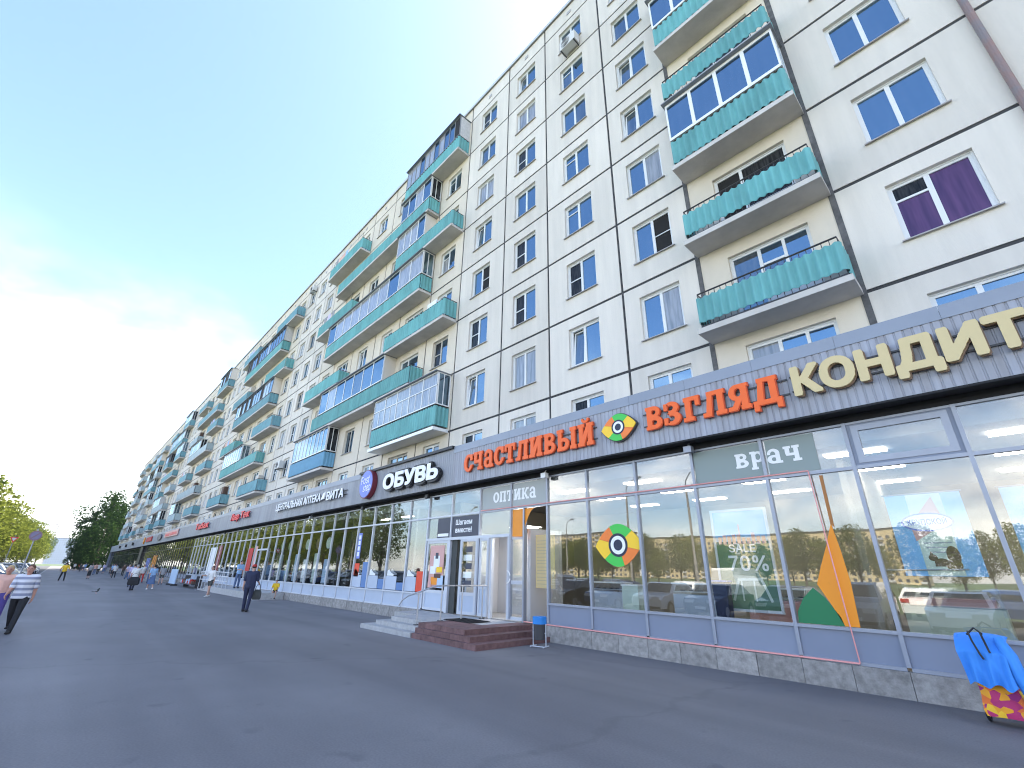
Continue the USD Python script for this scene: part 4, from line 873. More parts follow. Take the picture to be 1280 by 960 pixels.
for i, (xx, yy) in enumerate(((0.6, 11.6), (2.2, 11.8), (-1.2, 12.2))):
    c = thing('sweet_counter', ['green fronted sweet counter in the right shop nearest the edge', 'pale sweet counter deep in the right shop', 'low green counter behind the blue banner'][i], 'counter')
    obj('body', MB().box((xx-0.7, yy, ZB), (xx+0.7, yy+0.6, 1.2)), 'pale_green' if i != 1 else 'lightblue', c); obj('glass_top', MB().box((xx-0.7, yy, 1.2), (xx+0.7, yy+0.6, 1.62)), 'shop_glass', c); obj('goods', MB().box((xx-0.6, yy+0.1, 1.22), (xx+0.6, yy+0.5, 1.35)), 'salmon', c)

# ================================================================== ENTRANCE STEPS
st = thing('entrance_steps', 'pale grey steps and dark red tiled steps before the open shop doors', 'steps')
for i, (x0, x1, y0, z0, z1) in enumerate(((-14.6, -11.72, 7.35, -0.1, 0.12), (-14.15, -11.72, 7.62, 0.12, 0.24), (-13.75, -11.72, 7.90, 0.24, 0.355))):
    n = 4
    for k in range(n):
        a, b = x0+(x1-x0)*k/n, x0+(x1-x0)*(k+1)/n
        obj('grey_step_slab', MB().box((a+0.004, y0, z0), (b-0.004, 8.2 if i == 2 else y0+0.5, z1-0.002*(k % 2))), 'step_grey', st)
obj('landing', MB().box((-13.75, 8.2, -0.1), (-10.3, 9.93, 0.350)), 'step_grey', st)
obj('landing', MB().box((-15.3, 8.9, -0.1), (-13.76, 9.925, 0.345)), 'step_grey', st)
for i, (x1, y0, z0, z1) in enumerate(((-9.02, 7.38, -0.1, 0.125), (-9.34, 7.47, 0.125, 0.245), (-9.66, 7.56, 0.245, 0.362))):
    n = 6
    for k in range(n):
        a, b = -11.70+(x1+11.70)*k/n, -11.70+(x1+11.70)*(k+1)/n
        if k < n-1: obj('red_tile', MB().box((a+0.003, y0+rng.uniform(0, .008), z0), (b-0.003, 8.6 if i == 2 else y0+0.6, z1-rng.uniform(0, .004))), 'step_red', st)
        else:
            for j in range(4):
                q0, q1 = y0+(9.92-y0)*j/4, y0+(9.92-y0)*(j+1)/4
                obj('red_tile', MB().box((a+0.003, q0+0.003, z0), (b-rng.uniform(0, .01), q1-0.003, z1-rng.uniform(0, .004))), 'step_red', st)
obj('red_landing', MB().box((-10.29, 8.6, -0.1), (-10.0, 9.92, 0.356)), 'step_red', st)
dm = thing('door_mat', 'black rubber door mat on the landing in front of the open doors', 'door mat')
mm = MB().box((-11.95, 8.55, 0.3645), (-10.75, 9.3, 0.376))
for i in range(14): mm.box((-11.93+i*0.084, 8.57, 0.376), (-11.90+i*0.084, 9.28, 0.381))
obj('rubber', mm, 'mat_black', dm)
hr = thing('handrail', 'grey steel handrail bent down at its left end on the pale steps', 'handrail')
rz = 1.26
obj('rail', MB().tube([(-12.62, 7.45, 0.72), (-12.55, 7.5, 0.86), (-12.42, 7.62, 0.98), (-11.95, 8.05, 1.20), (-11.82, 8.15, 1.25), (-11.7, 8.3, rz), (-11.72, 8.9, rz), (-11.6, 9.85, rz)], 0.022, 8), 'steel', hr, 40)
for (px, py, zb, zt) in ((-12.2, 7.82, 0.24, 1.08), (-11.72, 8.28, 0.355, rz), (-11.71, 9.0, 0.355, rz), (-11.62, 9.7, 0.355, rz)): 
    p = obj('post', MB().tube([(px, py, zb), (px, py, zt)], 0.02, 8), 'steel', hr, 40); obj('foot_plate', MB().box((px-0.06, py-0.06, zb), (px+0.06, py+0.06, zb+0.02)), 'dark_metal', p)
# litter bin
lb = thing('litter_bin', 'small grey litter bin lined with a blue bag beside the red steps', 'litter bin', None, (-8.62, 9.05, 0), 0.3)
obj('bucket', MB().tube([(0, 0, 0.16), (0, 0, 0.60)], [0.13, 0.16], 14), 'dark_metal', lb, 40)
bagm = trimesh.creation.cylinder(0.168, 0.16, sections=20); 
bv = np.array(bagm.vertices); bv[:, 2] += 0.58; bv[:, :2] *= (1+0.05*np.sin(np.arctan2(bv[:, 1], bv[:, 0])*5))[:, None]
obj('bag', (bv, np.array(bagm.faces)), 'bin_blue', lb)
fr_ = MB()
for s_ in (-1, 1):
    fr_.tube([(s_*0.17, -0.16, 0.02), (s_*0.17, 0.0, 0.02), (s_*0.17, 0.16, 0.02)], 0.014, 6).tube([(s_*0.17, 0, 0.02), (s_*0.17, 0, 0.5)], 0.014, 6)
fr_.tube([(-0.17, -0.14, 0.03), (0.17, -0.14, 0.03)], 0.012, 6).tube([(-0.17, 0, 0.3), (0.17, 0, 0.3)], 0.01, 6)
obj('stand', fr_, 'alu_white', lb)
# shopping trolley with jacket at the right edge
M['floral'] = usdkit.material(stage, '/World/Looks/floral', {'tc': ('texture_coordinate', {}), 'v': ('voronoi_texture', {'scale': 13.0}), 's': ('separate_xyz', {}),
    'r': ('rgb_ramp', {'interpolate': False, 'ramp': [(0.0, (0.80, 0.34, 0.02)), (0.30, (0.45, 0.03, 0.14)), (0.48, (0.85, 0.50, 0.03)), (0.66, (0.30, 0.02, 0.16)), (0.82, (0.75, 0.16, 0.03))]}), 'p': ('principled_bsdf', {'roughness': 0.7})},
    [('tc.object', 'v.vector'), ('v.color', 's.vector'), ('s.x', 'r.fac'), ('r.color', 'p.base_color')], surface='p.BSDF')
mat('jacket_blue', (0.045, 0.27, 0.78), 0.65)
ct = thing('shopping_trolley', 'wheeled shopping bag with orange and purple flower pattern by the wall', 'shopping trolley', None, (-0.68, 9.22, 0), -0.1)
hull = m3.Manifold.hull_points(np.array([(sx_*a, sy_*b, z) for sx_ in (-1, 1) for sy_ in (-1, 1) for (a, b, z) in ((0.17, 0.13, 0.10), (0.19, 0.15, 0.16), (0.185, 0.15, 0.48), (0.15, 0.12, 0.53))])).refine_to_length(0.04)
hm = hull.to_mesh(); hv = np.array(hm.vert_properties[:, :3]); hv += 0.018*(meshkit.noise(hv*9)[:, None]-0.5)*np.array([1, 1, 0.4])*2
obj('bag', (hv, np.array(hm.tri_verts)), 'floral', ct, 40)
for s_ in (-1, 1):
    w_ = trimesh.creation.torus(0.065, 0.018, 16, 8); wv = np.array(w_.vertices)[:, [2, 0, 1]]+np.array([s_*0.21, 0.06, 0.083]); wh = obj('wheel', (wv, np.array(w_.faces)), 'black', ct, True)
    obj('hub', MB().tube([(s_*0.21-0.012, 0.06, 0.083), (s_*0.21+0.012, 0.06, 0.083)], 0.03, 8), 'steel', wh)
obj('frame', MB().tube([(-0.15, 0.17, 0.05), (-0.15, 0.2, 0.9), (-0.10, 0.22, 1.0), (0.10, 0.22, 1.0), (0.15, 0.2, 0.9), (0.15, 0.17, 0.05)], 0.011, 6).tube([(-.2, .06, .083), (.2, .06, .083)], 0.01, 6), 'steel', ct, 40)
jk = thing('jacket', 'bright blue jacket draped over the shopping trolley handle', 'jacket', None, (-0.70, 9.22, 0), -0.1)
nx, nz = 26, 30
u, w_ = np.meshgrid(np.linspace(-1, 1, nx), np.linspace(0, 1, nz), indexing='ij')
X = u*(0.20+0.06*(1-w_)**2+0.03*w_)-0.03*(1-w_); Z = 1.02-0.58*w_-0.03*np.abs(u)**2*(1-w_); Z += 0.03*np.sin(u*7)*w_**3
Y = 0.12-0.36*np.clip(w_*3, 0, 1)**0.6+0.03*np.sin(u*9+w_*4)*w_+0.015*np.sin(u*17+2)*w_-0.05*u*w_
vv = np.stack([X, Y, Z], -1).reshape(-1, 3); ff = np.array([(i*nz+j, i*nz+j+1, (i+1)*nz+j+1, (i+1)*nz+j) for i in range(nx-1) for j in range(nz-1)])
bkv = vv+np.array([0, 0.03, 0.0])
obj('body', MB().add(vv, ff).add(bkv, ff[:, ::-1]), 'jacket_blue', jk, True)
obj('sleeve', MB().tube([(0.17, -0.1, 0.98), (0.24, -0.2, 0.80), (0.27, -0.22, 0.58), (0.31, -0.18, 0.36), (0.34, -0.16, 0.22)], [0.05, 0.075, 0.07, 0.062, 0.055], 12), 'jacket_blue', jk, True)
obj('sleeve', MB().tube([(-0.20, 0.0, 0.97), (-0.22, 0.1, 0.80), (-0.21, 0.12, 0.62)], [0.05, 0.07, 0.06], 12), 'jacket_blue', jk, True)
obj('strap', MB().tube([(-0.10, -0.12, 1.04), (-0.06, -0.26, 0.94), (-0.02, -0.28, 0.80), (0.0, -0.27, 0.74)], 0.012, 6).tube([(0.02, -0.12, 1.03), (0.06, -0.26, 0.93), (0.08, -0.28, 0.82)], 0.012, 6).tube([(-0.12, -0.1, 1.0), (-0.05, 0.0, 1.08), (0.03, -0.1, 1.02)], 0.012, 6), 'black', jk, True)
# second entrance: landing, rails
s2 = thing('entrance_steps', 'low grey concrete landing before the white pharmacy door', 'steps')
obj('landing', MB().box((-41.0, 8.3, -0.1), (-29.2, 9.84, 0.34)), 'step_grey', s2)
for i in range(3): obj('step', MB().box((-43.5+0.0, 8.3-0.0+0.3*i, -0.1), (-41.02-0.4*0, 9.84, 0.10+0.11*i)).box((-42.6, 8.0+0.3*i, -0.1), (-42.5, 8.05+.3*i, 0.02)), 'step_grey', s2) if i == 0 else obj('step', MB().box((-43.5+0.5*i, 8.6, 0.1), (-41.02, 9.84, 0.10+0.11*i)), 'step_grey', s2)
h2 = thing('handrail', 'white tubular railing along the pharmacy landing', 'handrail')
for z in (0.75, 1.05, 1.3): obj('rail', MB().tube([(-44.0, 8.4, z-0.02), (-35.8, 8.4, z)], 0.025, 6), 'alu_white', h2, 40)
for i in range(9): obj('post', MB().tube([(-35.9-i*1.0, 8.4, 0.0), (-35.9-i*1.0, 8.4, 1.3)], 0.022, 6), 'alu_white', h2, 40)
s3 = thing('entrance_steps', 'dark low steps before the far black framed shop windows', 'steps')
obj('landing', MB().box((-72, 8.2, -0.1), (-62, 9.84, 0.28)), 'plinth_stone', s3); obj('step', MB().box((-72.5, 7.8, -0.1), (-61.5, 8.19, 0.14)), 'plinth_stone', s3)
ad = thing('advertising_board', 'pale blue standing board in front of the far shops', 'board')
obj('panel', MB().box((-54.5, 8.0, 0.15), (-51.6, 8.08, 1.35)), 'lightblue', ad); obj('foot', MB().box((-54.3, 7.8, 0), (-54.1, 8.3, 0.15)).box((-52.0, 7.8, 0), (-51.8, 8.3, 0.15)), 'dark_metal', ad)
ad = thing('goods_rack', 'dark low rack of goods standing before the shop behind the woman in shorts', 'rack')
obj('shelf', MB().box((-50.5, 8.2, 0.25), (-45.5, 8.9, 0.32)).box((-50.5, 8.4, 0.6), (-45.5, 8.9, 0.65)), 'dark_metal', ad)
for i in range(9): obj('carton', MB().box((-50.4+i*0.53, 8.25, 0.32), (-50.0+i*0.53, 8.7, 0.5+0.2*rng.random())), rng.choice(['cloth_red', 'poster_white', 'cloth_brown', 'lightblue']), ad)
for xx in (-50.3, -45.7): obj('leg', MB().box((xx-0.04, 8.5, 0), (xx+0.04, 8.9, 0.9)), 'dark_metal', ad)

# ================================================================== TREES
def leaf_mat(name, c1, c2):
    M[name] = usdkit.material(stage, '/World/Looks/'+name, {'g': ('geometry', {}), 'r': ('rgb_ramp', {'ramp': [(0.0, c1), (1.0, c2)]}), 'd': ('diffuse_bsdf', {}), 't': ('translucent_bsdf', {}), 'm': ('mix_closure', {'fac': 0.42})},
        [('g.random_per_island', 'r.fac'), ('r.color', 'd.color'), ('r.color', 't.color'), ('d.BSDF', 'm.closure1'), ('t.BSDF', 'm.closure2')], surface='m.closure')
leaf_mat('leaf_yellow', (0.16, 0.19, 0.035), (0.30, 0.31, 0.065)); leaf_mat('leaf_green', (0.07, 0.105, 0.02), (0.16, 0.19, 0.045)); leaf_mat('leaf_dark', (0.028, 0.055, 0.016), (0.075, 0.105, 0.028))
mat('bark', (0.10, 0.08, 0.06), 0.9, var=0.4, scale=6)
def tree_class(cname, h, rad, leaf, seed, n=5200, base=0.28, size=0.34, tall=1.0):
    R = np.random.default_rng(seed); cl = klass(cname)
    tr = MB(); tr.tube([(0, 0, -0.2), (0.05, 0.03, h*0.2), (-0.06, 0.05, h*0.45), (0.05, -0.05, h*0.8)], [0.24, 0.2, 0.14, 0.04], 8)
    cc = []
    k = 30
    for i in range(k):
        zz = base+(1-base)*(i+0.5)/k; prof = math.sin(PI*min(1, max(0.02, (zz-base)/(1-base)))**0.8)**0.6
        a = i*2.4+R.uniform(-.4, .4); rr = rad*prof*R.uniform(0.35, 0.92)
        p = np.array([rr*math.cos(a), rr*math.sin(a), h*zz*0.97]); cc.append((p, R.uniform(0.28, 0.48)*rad*(0.6+0.5*prof)))
        if i % 2 == 0: tr.tube([(0, 0, h*max(0.15, zz-0.25)), tuple(p*[.5, .5, 1]-[0, 0, h*0.06]), tuple(p)], [0.09, 0.05, 0.015], 5)
    def prim(name, mb, mm):
        m_ = usdkit.mesh(stage, str(cl.GetPath())+'/'+name, mb.get(), M[mm]); return m_
    prim('trunk', tr, 'bark')
    w = np.array([c[1]**2 for c in cc]); w /= w.sum(); idx = R.choice(k, n, p=w)
    cen = np.array([c[0] for c in cc])[idx]; rd = np.array([c[1] for c in cc])[idx]
    d = R.normal(size=(n, 3)); d /= np.linalg.norm(d, axis=1, keepdims=True)
    pos = cen+d*(rd*R.uniform(0.35, 1.0, n)**0.5)[:, None]*np.array([1, 1, 0.8])
    pos += R.normal(size=(n, 3))*0.12
    a = R.normal(size=(n, 3)); a /= np.linalg.norm(a, axis=1, keepdims=True); b = np.cross(a, R.normal(size=(n, 3))); b /= np.linalg.norm(b, axis=1, keepdims=True)
    s = size*R.uniform(0.6, 1.3, n)[:, None]
    v = np.stack([pos-a*s*0.5, pos+b*s*0.32, pos+a*s*0.6, pos-b*s*0.32], 1).reshape(-1, 3)
    f = np.arange(4*n).reshape(n, 4)
    prim('crown', MB().add(v, f), leaf)
    return cl
TC = [tree_class('tree_yellow_a', 11.5, 4.2, 'leaf_yellow', 1), tree_class('tree_yellow_b', 10.0, 3.9, 'leaf_yellow', 2, base=0.2), tree_class('tree_green_a', 12.5, 4.4, 'leaf_green', 3), tree_class('tree_dark_a', 16.0, 5.2, 'leaf_dark', 4, n=8500, base=0.06, size=0.42), tree_class('tree_thin', 12.0, 3.0, 'leaf_green', 5, n=1800)]
def tree(k, x, y, label, group=None, rz=0, sc=1.0, z=-0.15):
    return from_class(TC[k], 'tree', label, 'tree', group, (x, y, z), rz, sc)
R = random.Random(5)
tree(4, -66, -8.8, 'thin airy tree at the left edge, tallest above the yellow ones', sc=1.0)
tree(0, -72, -9.3, 'yellow green tree at the left edge of the picture', sc=1.0)
tree(0, -92, -9.8, 'second yellow green tree along the car park', rz=1.2, sc=1.08)
tree(1, -107, -9.6, 'broad yellow tree behind the give way sign', rz=2.2, sc=1.12)
tree(0, -128, -8.6, 'yellow green tree behind the round road sign', rz=4, sc=1.05)
for i, xx in enumerate((-150, -172, -195, -222, -252, -290)):
    tree((1, 0, 2)[i % 3], xx, -8.6+1.0*(i % 2)+0.2*i, 'one of the small distant yellow green trees beside the car park', 'distant trees beside the car park', i*1.3, 1.0+0.04*i)
tree(3, -176, 7.6, 'tall sunlit tree at the far end of the block', rz=0.4, sc=1.35); tree(3, -188, 5.2, 'dark bushy tree at the far end of the promenade', rz=2.0, sc=0.75)
tree(3, -200, 9.5, 'big tree behind the sunlit one past the block', rz=3.0, sc=1.3); tree(3, -212, 5.6, 'low dark tree closing the promenade', rz=5.0, sc=0.72); tree(3, -186, 15.5, 'large leafy tree half hidden by the far corner of the block', rz=1.0, sc=1.35)
for i in range(22): tree((2, 0, 1, 2)[i % 4], -79-i*8.0, -22.5+R.uniform(-1.5, 1.5), 'one of the trees across the road mirrored in the shop windows', 'trees across the road', R.uniform(0, 6), R.uniform(0.9, 1.15))
for i in range(44): tree((2, 1, 2, 0)[i % 4], 40-i*5.6+R.uniform(-2, 2), -118+R.uniform(-8, 8), 'one of the trees in the far belt seen mirrored in the shop windows', 'far belt of trees', R.uniform(0, 6), R.uniform(0.75, 1.15))

# ================================================================== FAR HOUSES
mat('far_yellow', (0.52, 0.42, 0.25), 0.9); mat('far_grey', (0.42, 0.42, 0.43), 0.9); mat('far_pale', (0.20, 0.26, 0.37), 0.9); mat('crane_grey', (0.28, 0.26, 0.26), 0.8); mat('far_window', (0.06, 0.07, 0.09), 0.3)
def far_block(x, y, w, d, h, mt, label, rz=0, face='+y'):
    t = thing('apartment_building', label, 'building', None, (x, y, 0), rz)
    obj('wall', MB().box((-w/2, -d/2, 0), (w/2, d/2, h)), mt, t); obj('roof', MB().box((-w/2-0.3, -d/2-0.3, h), (w/2+0.3, d/2+0.3, h+0.8)), 'roof_felt', t)
    wm = MB(); bm_ = MB()
    for r in range(int(h/2.8)):
        z = 1.0+2.8*r
        for i in range(int(w/3)):
            xx = -w/2+1.6+3*i
            for yy, s_ in ((d/2, 1), (-d/2, -1)): wm.box((xx-0.7, yy, z), (xx+0.7, yy+s_*0.03, z+1.45))
            if i % 4 == 1: bm_.box((xx-1.4, d/2, z-0.4), (xx+1.4, d/2+0.9, z+0.6))
        for i in range(int(d/3)):
            yy = -d/2+1.6+3*i
            for xx, s_ in ((w/2, 1), (-w/2, -1)): wm.box((xx, yy-0.7, z), (xx+s_*0.03, yy+0.7, z+1.45))
    obj('windows', wm, 'far_window', t, kind='stuff'); obj('balconies', bm_, 'far_grey', t, kind='stuff')
far_block(-110, -290, 150, 14, 25, 'far_yellow', 'long yellow block of flats across the avenue mirrored in the windows')
far_block(55, -240, 60, 14, 16, 'far_grey', 'low grey block across the avenue mirrored in the right windows')
far_block(-230, -260, 100, 14, 28, 'far_yellow', 'yellow block farther along the avenue')
far_block(-1150, -1, 16, 34, 42, 'far_pale', 'distant pale grey block at the end of the street')
cr_ = thing('tower_crane', 'thin distant tower crane above the trees at the end of the street', 'crane', None, (-900, -14, 0))
obj('mast', MB().tube([(0, 0, 0), (0, 3, 50)], 0.7, 4), 'crane_grey', cr_); obj('jib', MB().box((-0.6, -20, 50), (0.6, 26, 51.2)), 'crane_grey', cr_); obj('counterweight', MB().box((-1.5, 20, 47), (1.5, 25, 50)), 'crane_grey', cr_)

# ================================================================== STREET LAMPS, ROAD SIGNS
lc = klass('street_lamp_class')
def cprim(cl, name, mb, mt, smooth=False): return usdkit.mesh(stage, str(cl.GetPath())+'/'+name, mb.get() if isinstance(mb, MB) else mb, M[mt], smooth)
cprim(lc, 'pole', MB().tube([(0, 0, -0.3), (0, 0, 4.0), (0, 0, 8.8)], [0.13, 0.11, 0.08], 10), 'kerb_stone', 40)
cprim(lc, 'arm', MB().tube([(0, 0, 8.7), (0.05, 0, 9.3), (0.5, 0, 9.9), (1.4, 0, 10.1)], 0.045, 8), 'alu_grey', 40)
cprim(lc, 'lamp_head', MB().poly(Polygon([(1.2, 10.02), (2.0, 10.1), (2.05, 10.2), (1.3, 10.22)]), 'y', -0.14, 0.14), 'alu_grey')
for i, (x, y) in enumerate(((-18.3, -17.4), (-24.6, -17.9), (-51.7, -41.0), (-52.8, -21.3), (-82, -18.0), (8.0, -17.5))):
    from_class(lc, 'street_lamp', ['street lamp mirrored in the fourth window right of the door', 'street lamp mirrored beside the eye sticker', 'small far street lamp mirrored next to the door', 'street lamp among the trees across the road', 'street lamp across the road farther along', 'street lamp across the road opposite the sweet shop'][i], 'street lamp', None, (x, y, -0.13), rz=0.2)
def pole_sign(x, y, zc, kind, label, name):
    t = thing(name, label, 'road sign', None, (x, y, 0)); obj('pole', MB().tube([(0, 0, -0.2), (0, 0, zc+0.5)], 0.04, 8), 'alu_grey', t)
    d = 0.08
    if kind == 'tri':
        tri = Polygon([(-0.36, 0.30), (0.36, 0.30), (0, -0.33)])
        obj('rim', MB().poly(affinity.translate(tri, 0, zc).difference(affinity.translate(tri.buffer(-0.085), 0, zc)), 'x', d, d+0.02), 'red', t); obj('field', MB().poly(affinity.translate(tri.buffer(-0.085), 0, zc), 'x', d, d+0.012), 'white', t)
    else:
        c = Point(0, zc).buffer(0.35, 24)
        obj('rim', MB().poly(c.difference(Point(0, zc).buffer(0.27, 24)), 'x', d, d+0.02), 'sign_rim', t); obj('field', MB().poly(Point(0, zc).buffer(0.27, 24), 'x', d, d+0.01), 'sign_dull', t); obj('bar', MB().poly(affinity.rotate(sbox(-0.28, zc-0.035, 0.28, zc+0.035), 45), 'x', d+0.012, d+0.022), 'sign_rim', t)
pole_sign(-78.0, -4.2, 3.99, 'tri', 'triangular give way sign with red rim among the yellow trees', 'give_way_sign')
pole_sign(-50.0, -1.65, 3.5, 'round', 'round no stopping sign left of the distant crane', 'no_stopping_sign')

# ================================================================== PARKED CARS
mat('car_glass', (0.012, 0.015, 0.018), 0.05, spec=0.8); mat('tyre', (0.015, 0.015, 0.015), 0.9); mat('rim', (0.45, 0.45, 0.46), 0.3, metal=0.7); mat('headlamp', (0.7, 0.72, 0.75), 0.1); mat('tail_lamp', (0.45, 0.02, 0.02), 0.2); mat('plate', (0.75, 0.75, 0.75), 0.5)
for nm, c in dict(car_white=(0.78, 0.78, 0.78), car_black=(0.012, 0.012, 0.014), car_silver=(0.42, 0.43, 0.45), car_grey=(0.10, 0.11, 0.12), car_blue=(0.03, 0.07, 0.18), car_red=(0.35, 0.02, 0.02), van_white=(0.75, 0.75, 0.74), car_green=(0.10, 0.42, 0.05)).items(): mat(nm, c, 0.25, coat=0.7)
def car_class(cname, paint, kind='sedan'):
    cl = klass(cname); L, W = (4.4, 1.76)
    if kind == 'van': prof = [(-2.5, .35), (-2.55, .9), (-2.5, 2.15), (-2.3, 2.3), (1.0, 2.3), (1.5, 2.1), (2.0, 1.3), (2.6, 1.05), (2.7, .8), (2.65, .35)]; cab = [(0.9, 1.25), (1.95, 1.3), (1.45, 2.05), (0.9, 2.1)]; wx = (-1.6, 1.75); ax = 2.68; bx = -2.56; W = 1.95
    elif kind == 'suv': prof = [(-2.15, .4), (-2.2, .85), (-2.12, 1.1), (-1.95, 1.62), (-1.6, 1.70), (0.4, 1.70), (0.7, 1.62), (1.15, 1.12), (2.0, 1.0), (2.2, .8), (2.2, .4)]; cab = [(-1.9, 1.12), (1.0, 1.14), (.62, 1.58), (-1.7, 1.6)]; wx = (-1.35, 1.35); ax = 2.2; bx = -2.2
    else: prof = [(-2.15, .32), (-2.2, .7), (-2.1, .98), (-1.5, 1.02), (-0.95, 1.40), (-.6, 1.45), (0.2, 1.45), (.5, 1.40), (1.15, .98), (1.95, .86), (2.2, .68), (2.2, .32)]; cab = [(-1.4, 1.03), (1.02, 1.0), (.44, 1.36), (-.9, 1.36)]; wx = (-1.32, 1.38); ax = 2.19; bx = -2.2
    P = Polygon(prof).buffer(0.06, 3).buffer(-0.06)
    for w in wx: P = P.difference(Point(w, 0.31).buffer(0.37, 10))
    m = trimesh.creation.extrude_polygon(P, W, engine='earcut').subdivide_to_size(0.35); v = np.array(m.vertices); v = np.stack([v[:, 0], v[:, 2]-W/2, v[:, 1]], 1)
    zb = cab[0][1]; tap = 1-0.22*np.clip((v[:, 2]-zb)/0.6, 0, 1)-0.05*np.clip((0.6-v[:, 2])/0.4, 0, 1); ends = 1-0.10*np.clip((abs(v[:, 0])-1.6)/0.6, 0, 1)**2
    v[:, 1] *= tap*ends
    def p(n_, mb, mt_, sm=False): return cprim(cl, n_, mb, mt_, sm)
    p('body', (v, np.array(m.faces)[:, ::-1]), paint, 35)
    for s_ in (-1, 1):
        cp = Polygon(cab).buffer(-0.03); mm = trimesh.creation.extrude_polygon(cp, 0.02, engine='earcut'); q = np.array(mm.vertices); tp = 1-0.22*np.clip((q[:, 1]-zb)/0.6, 0, 1)
        vv_ = np.stack([q[:, 0], s_*(W/2*tp-0.008+q[:, 2]), q[:, 1]], 1); p('side_window' if s_ < 0 else 'side_window_001', (vv_, np.array(mm.faces)[:, ::-s_]), 'car_glass')
    a, b = np.array(cab[1]), np.array(cab[2])
    def screen(a, b, o, n_):
        t1 = W/2*0.86; t2 = W/2*0.72; p(n_, MB().add([(a[0]+o, -t1, a[1]+.02), (a[0]+o, t1, a[1]+.02), (b[0]+o, t2, b[1]), (b[0]+o, -t2, b[1])], [(0, 1, 2, 3)]), 'car_glass')
    screen(a+[.1, -.02], b+[.08, .04], 0.03, 'windscreen'); screen(np.array(cab[0])-[.08, 0], np.array(cab[3])-[.05, 0], -0.03 if kind != 'van' else -0.6, 'rear_window') if kind != 'van' else None
    k = 0
    for w in wx:
        for s_ in (-1, 1):
            n_ = 'wheel' if k == 0 else f'wheel_{k:03d}'; k += 1
            p(n_, MB().tube([(w, s_*(W/2-0.2), .31), (w, s_*(W/2-0.01), .31)], 0.31, 16), 'tyre', 40); usdkit.mesh(stage, f'{cl.GetPath()}/{n_}/rim', MB().tube([(w, s_*(W/2-0.02), .31), (w, s_*(W/2+0.002), .31)], 0.2, 12).get(), M['rim'])
    for i, s_ in enumerate((-1, 1)):
        p('headlight' if i == 0 else 'headlight_001', MB().box((ax-0.12, s_*0.52-0.2, .66), (ax-0.02+0.03, s_*0.52+0.2, .80)), 'headlamp'); p('tail_light' if i == 0 else 'tail_light_001', MB().box((bx-0.015, s_*0.6-0.16, .78), (bx+0.1, s_*0.6+0.16, .95)), 'tail_lamp')
    p('number_plate', MB().box((ax+0.0, -0.26, .42), (ax+0.02, 0.26, .53)), 'plate'); p('bumper', MB().box((ax-0.1, -W/2*0.82, .3), (ax+0.03, W/2*0.82, .40)), 'black')
    return cl
CC = [(car_class('car_white_class', 'car_white'), 'white saloon car'), (car_class('car_black_class', 'car_black'), 'black saloon car'), (car_class('car_silver_class', 'car_silver', 'suv'), 'silver estate car'), (car_class('car_grey_class', 'car_grey', 'suv'), 'dark grey estate car'), (car_class('van_class', 'van_white', 'van'), 'white van'), (car_class('car_blue_class', 'car_blue'), 'dark blue saloon car'), (car_class('car_whitesuv_class', 'car_white', 'suv'), 'white estate car'), (car_class('car_green_class', 'car_green'), 'bright green saloon car')]
R = random.Random(12)
seq = [0, 1, 3, 2, 0, 5, 1, 6, 3, 4, 1, 2]
far_words = ['nearest the round sign', 'behind the walking couple', 'at the kerb beyond the sign']
for i in range(46):
    x = 6.5-i*2.85
    k = seq[(i*5+i//7) % 12] if i > 4 else (6, 0, 7, 0, 2)[i]
    cl, nm = CC[k]
    from_class(cl, 'parked_car', f'{nm} in the kerbside row of parked cars', 'car', f'{nm}s in the kerbside row', (x+R.uniform(-.15, .15), -4.1+R.uniform(-.25, .25), -0.13), PI/2+R.uniform(-.04, .04))
for i in range(26):
    x = 5-i*3.1; cl, nm = CC[seq[(i*7+3) % 12]]
    if R.random() < 0.85: from_class(cl, 'parked_car', f'{nm} in the second row across the car park', 'car', f'{nm}s in the second row', (x+R.uniform(-.3, .3), -13.2, -0.13), -PI/2+R.uniform(-.04, .04))

# ================================================================== HAZE
M['haze_air'] = usdkit.material(stage, '/World/Looks/haze_air', {'v': ('principled_volume', {'color': (0.86, 0.90, 0.97), 'density': 0.00015, 'anisotropy': 0.3})}, [], volume='v.volume')
tag(obj('haze', MB().box((-1650, -1650, -1.4), (650, 950, 62)), 'haze_air'), 'thin pale summer haze over the street', 'haze', kind='stuff')

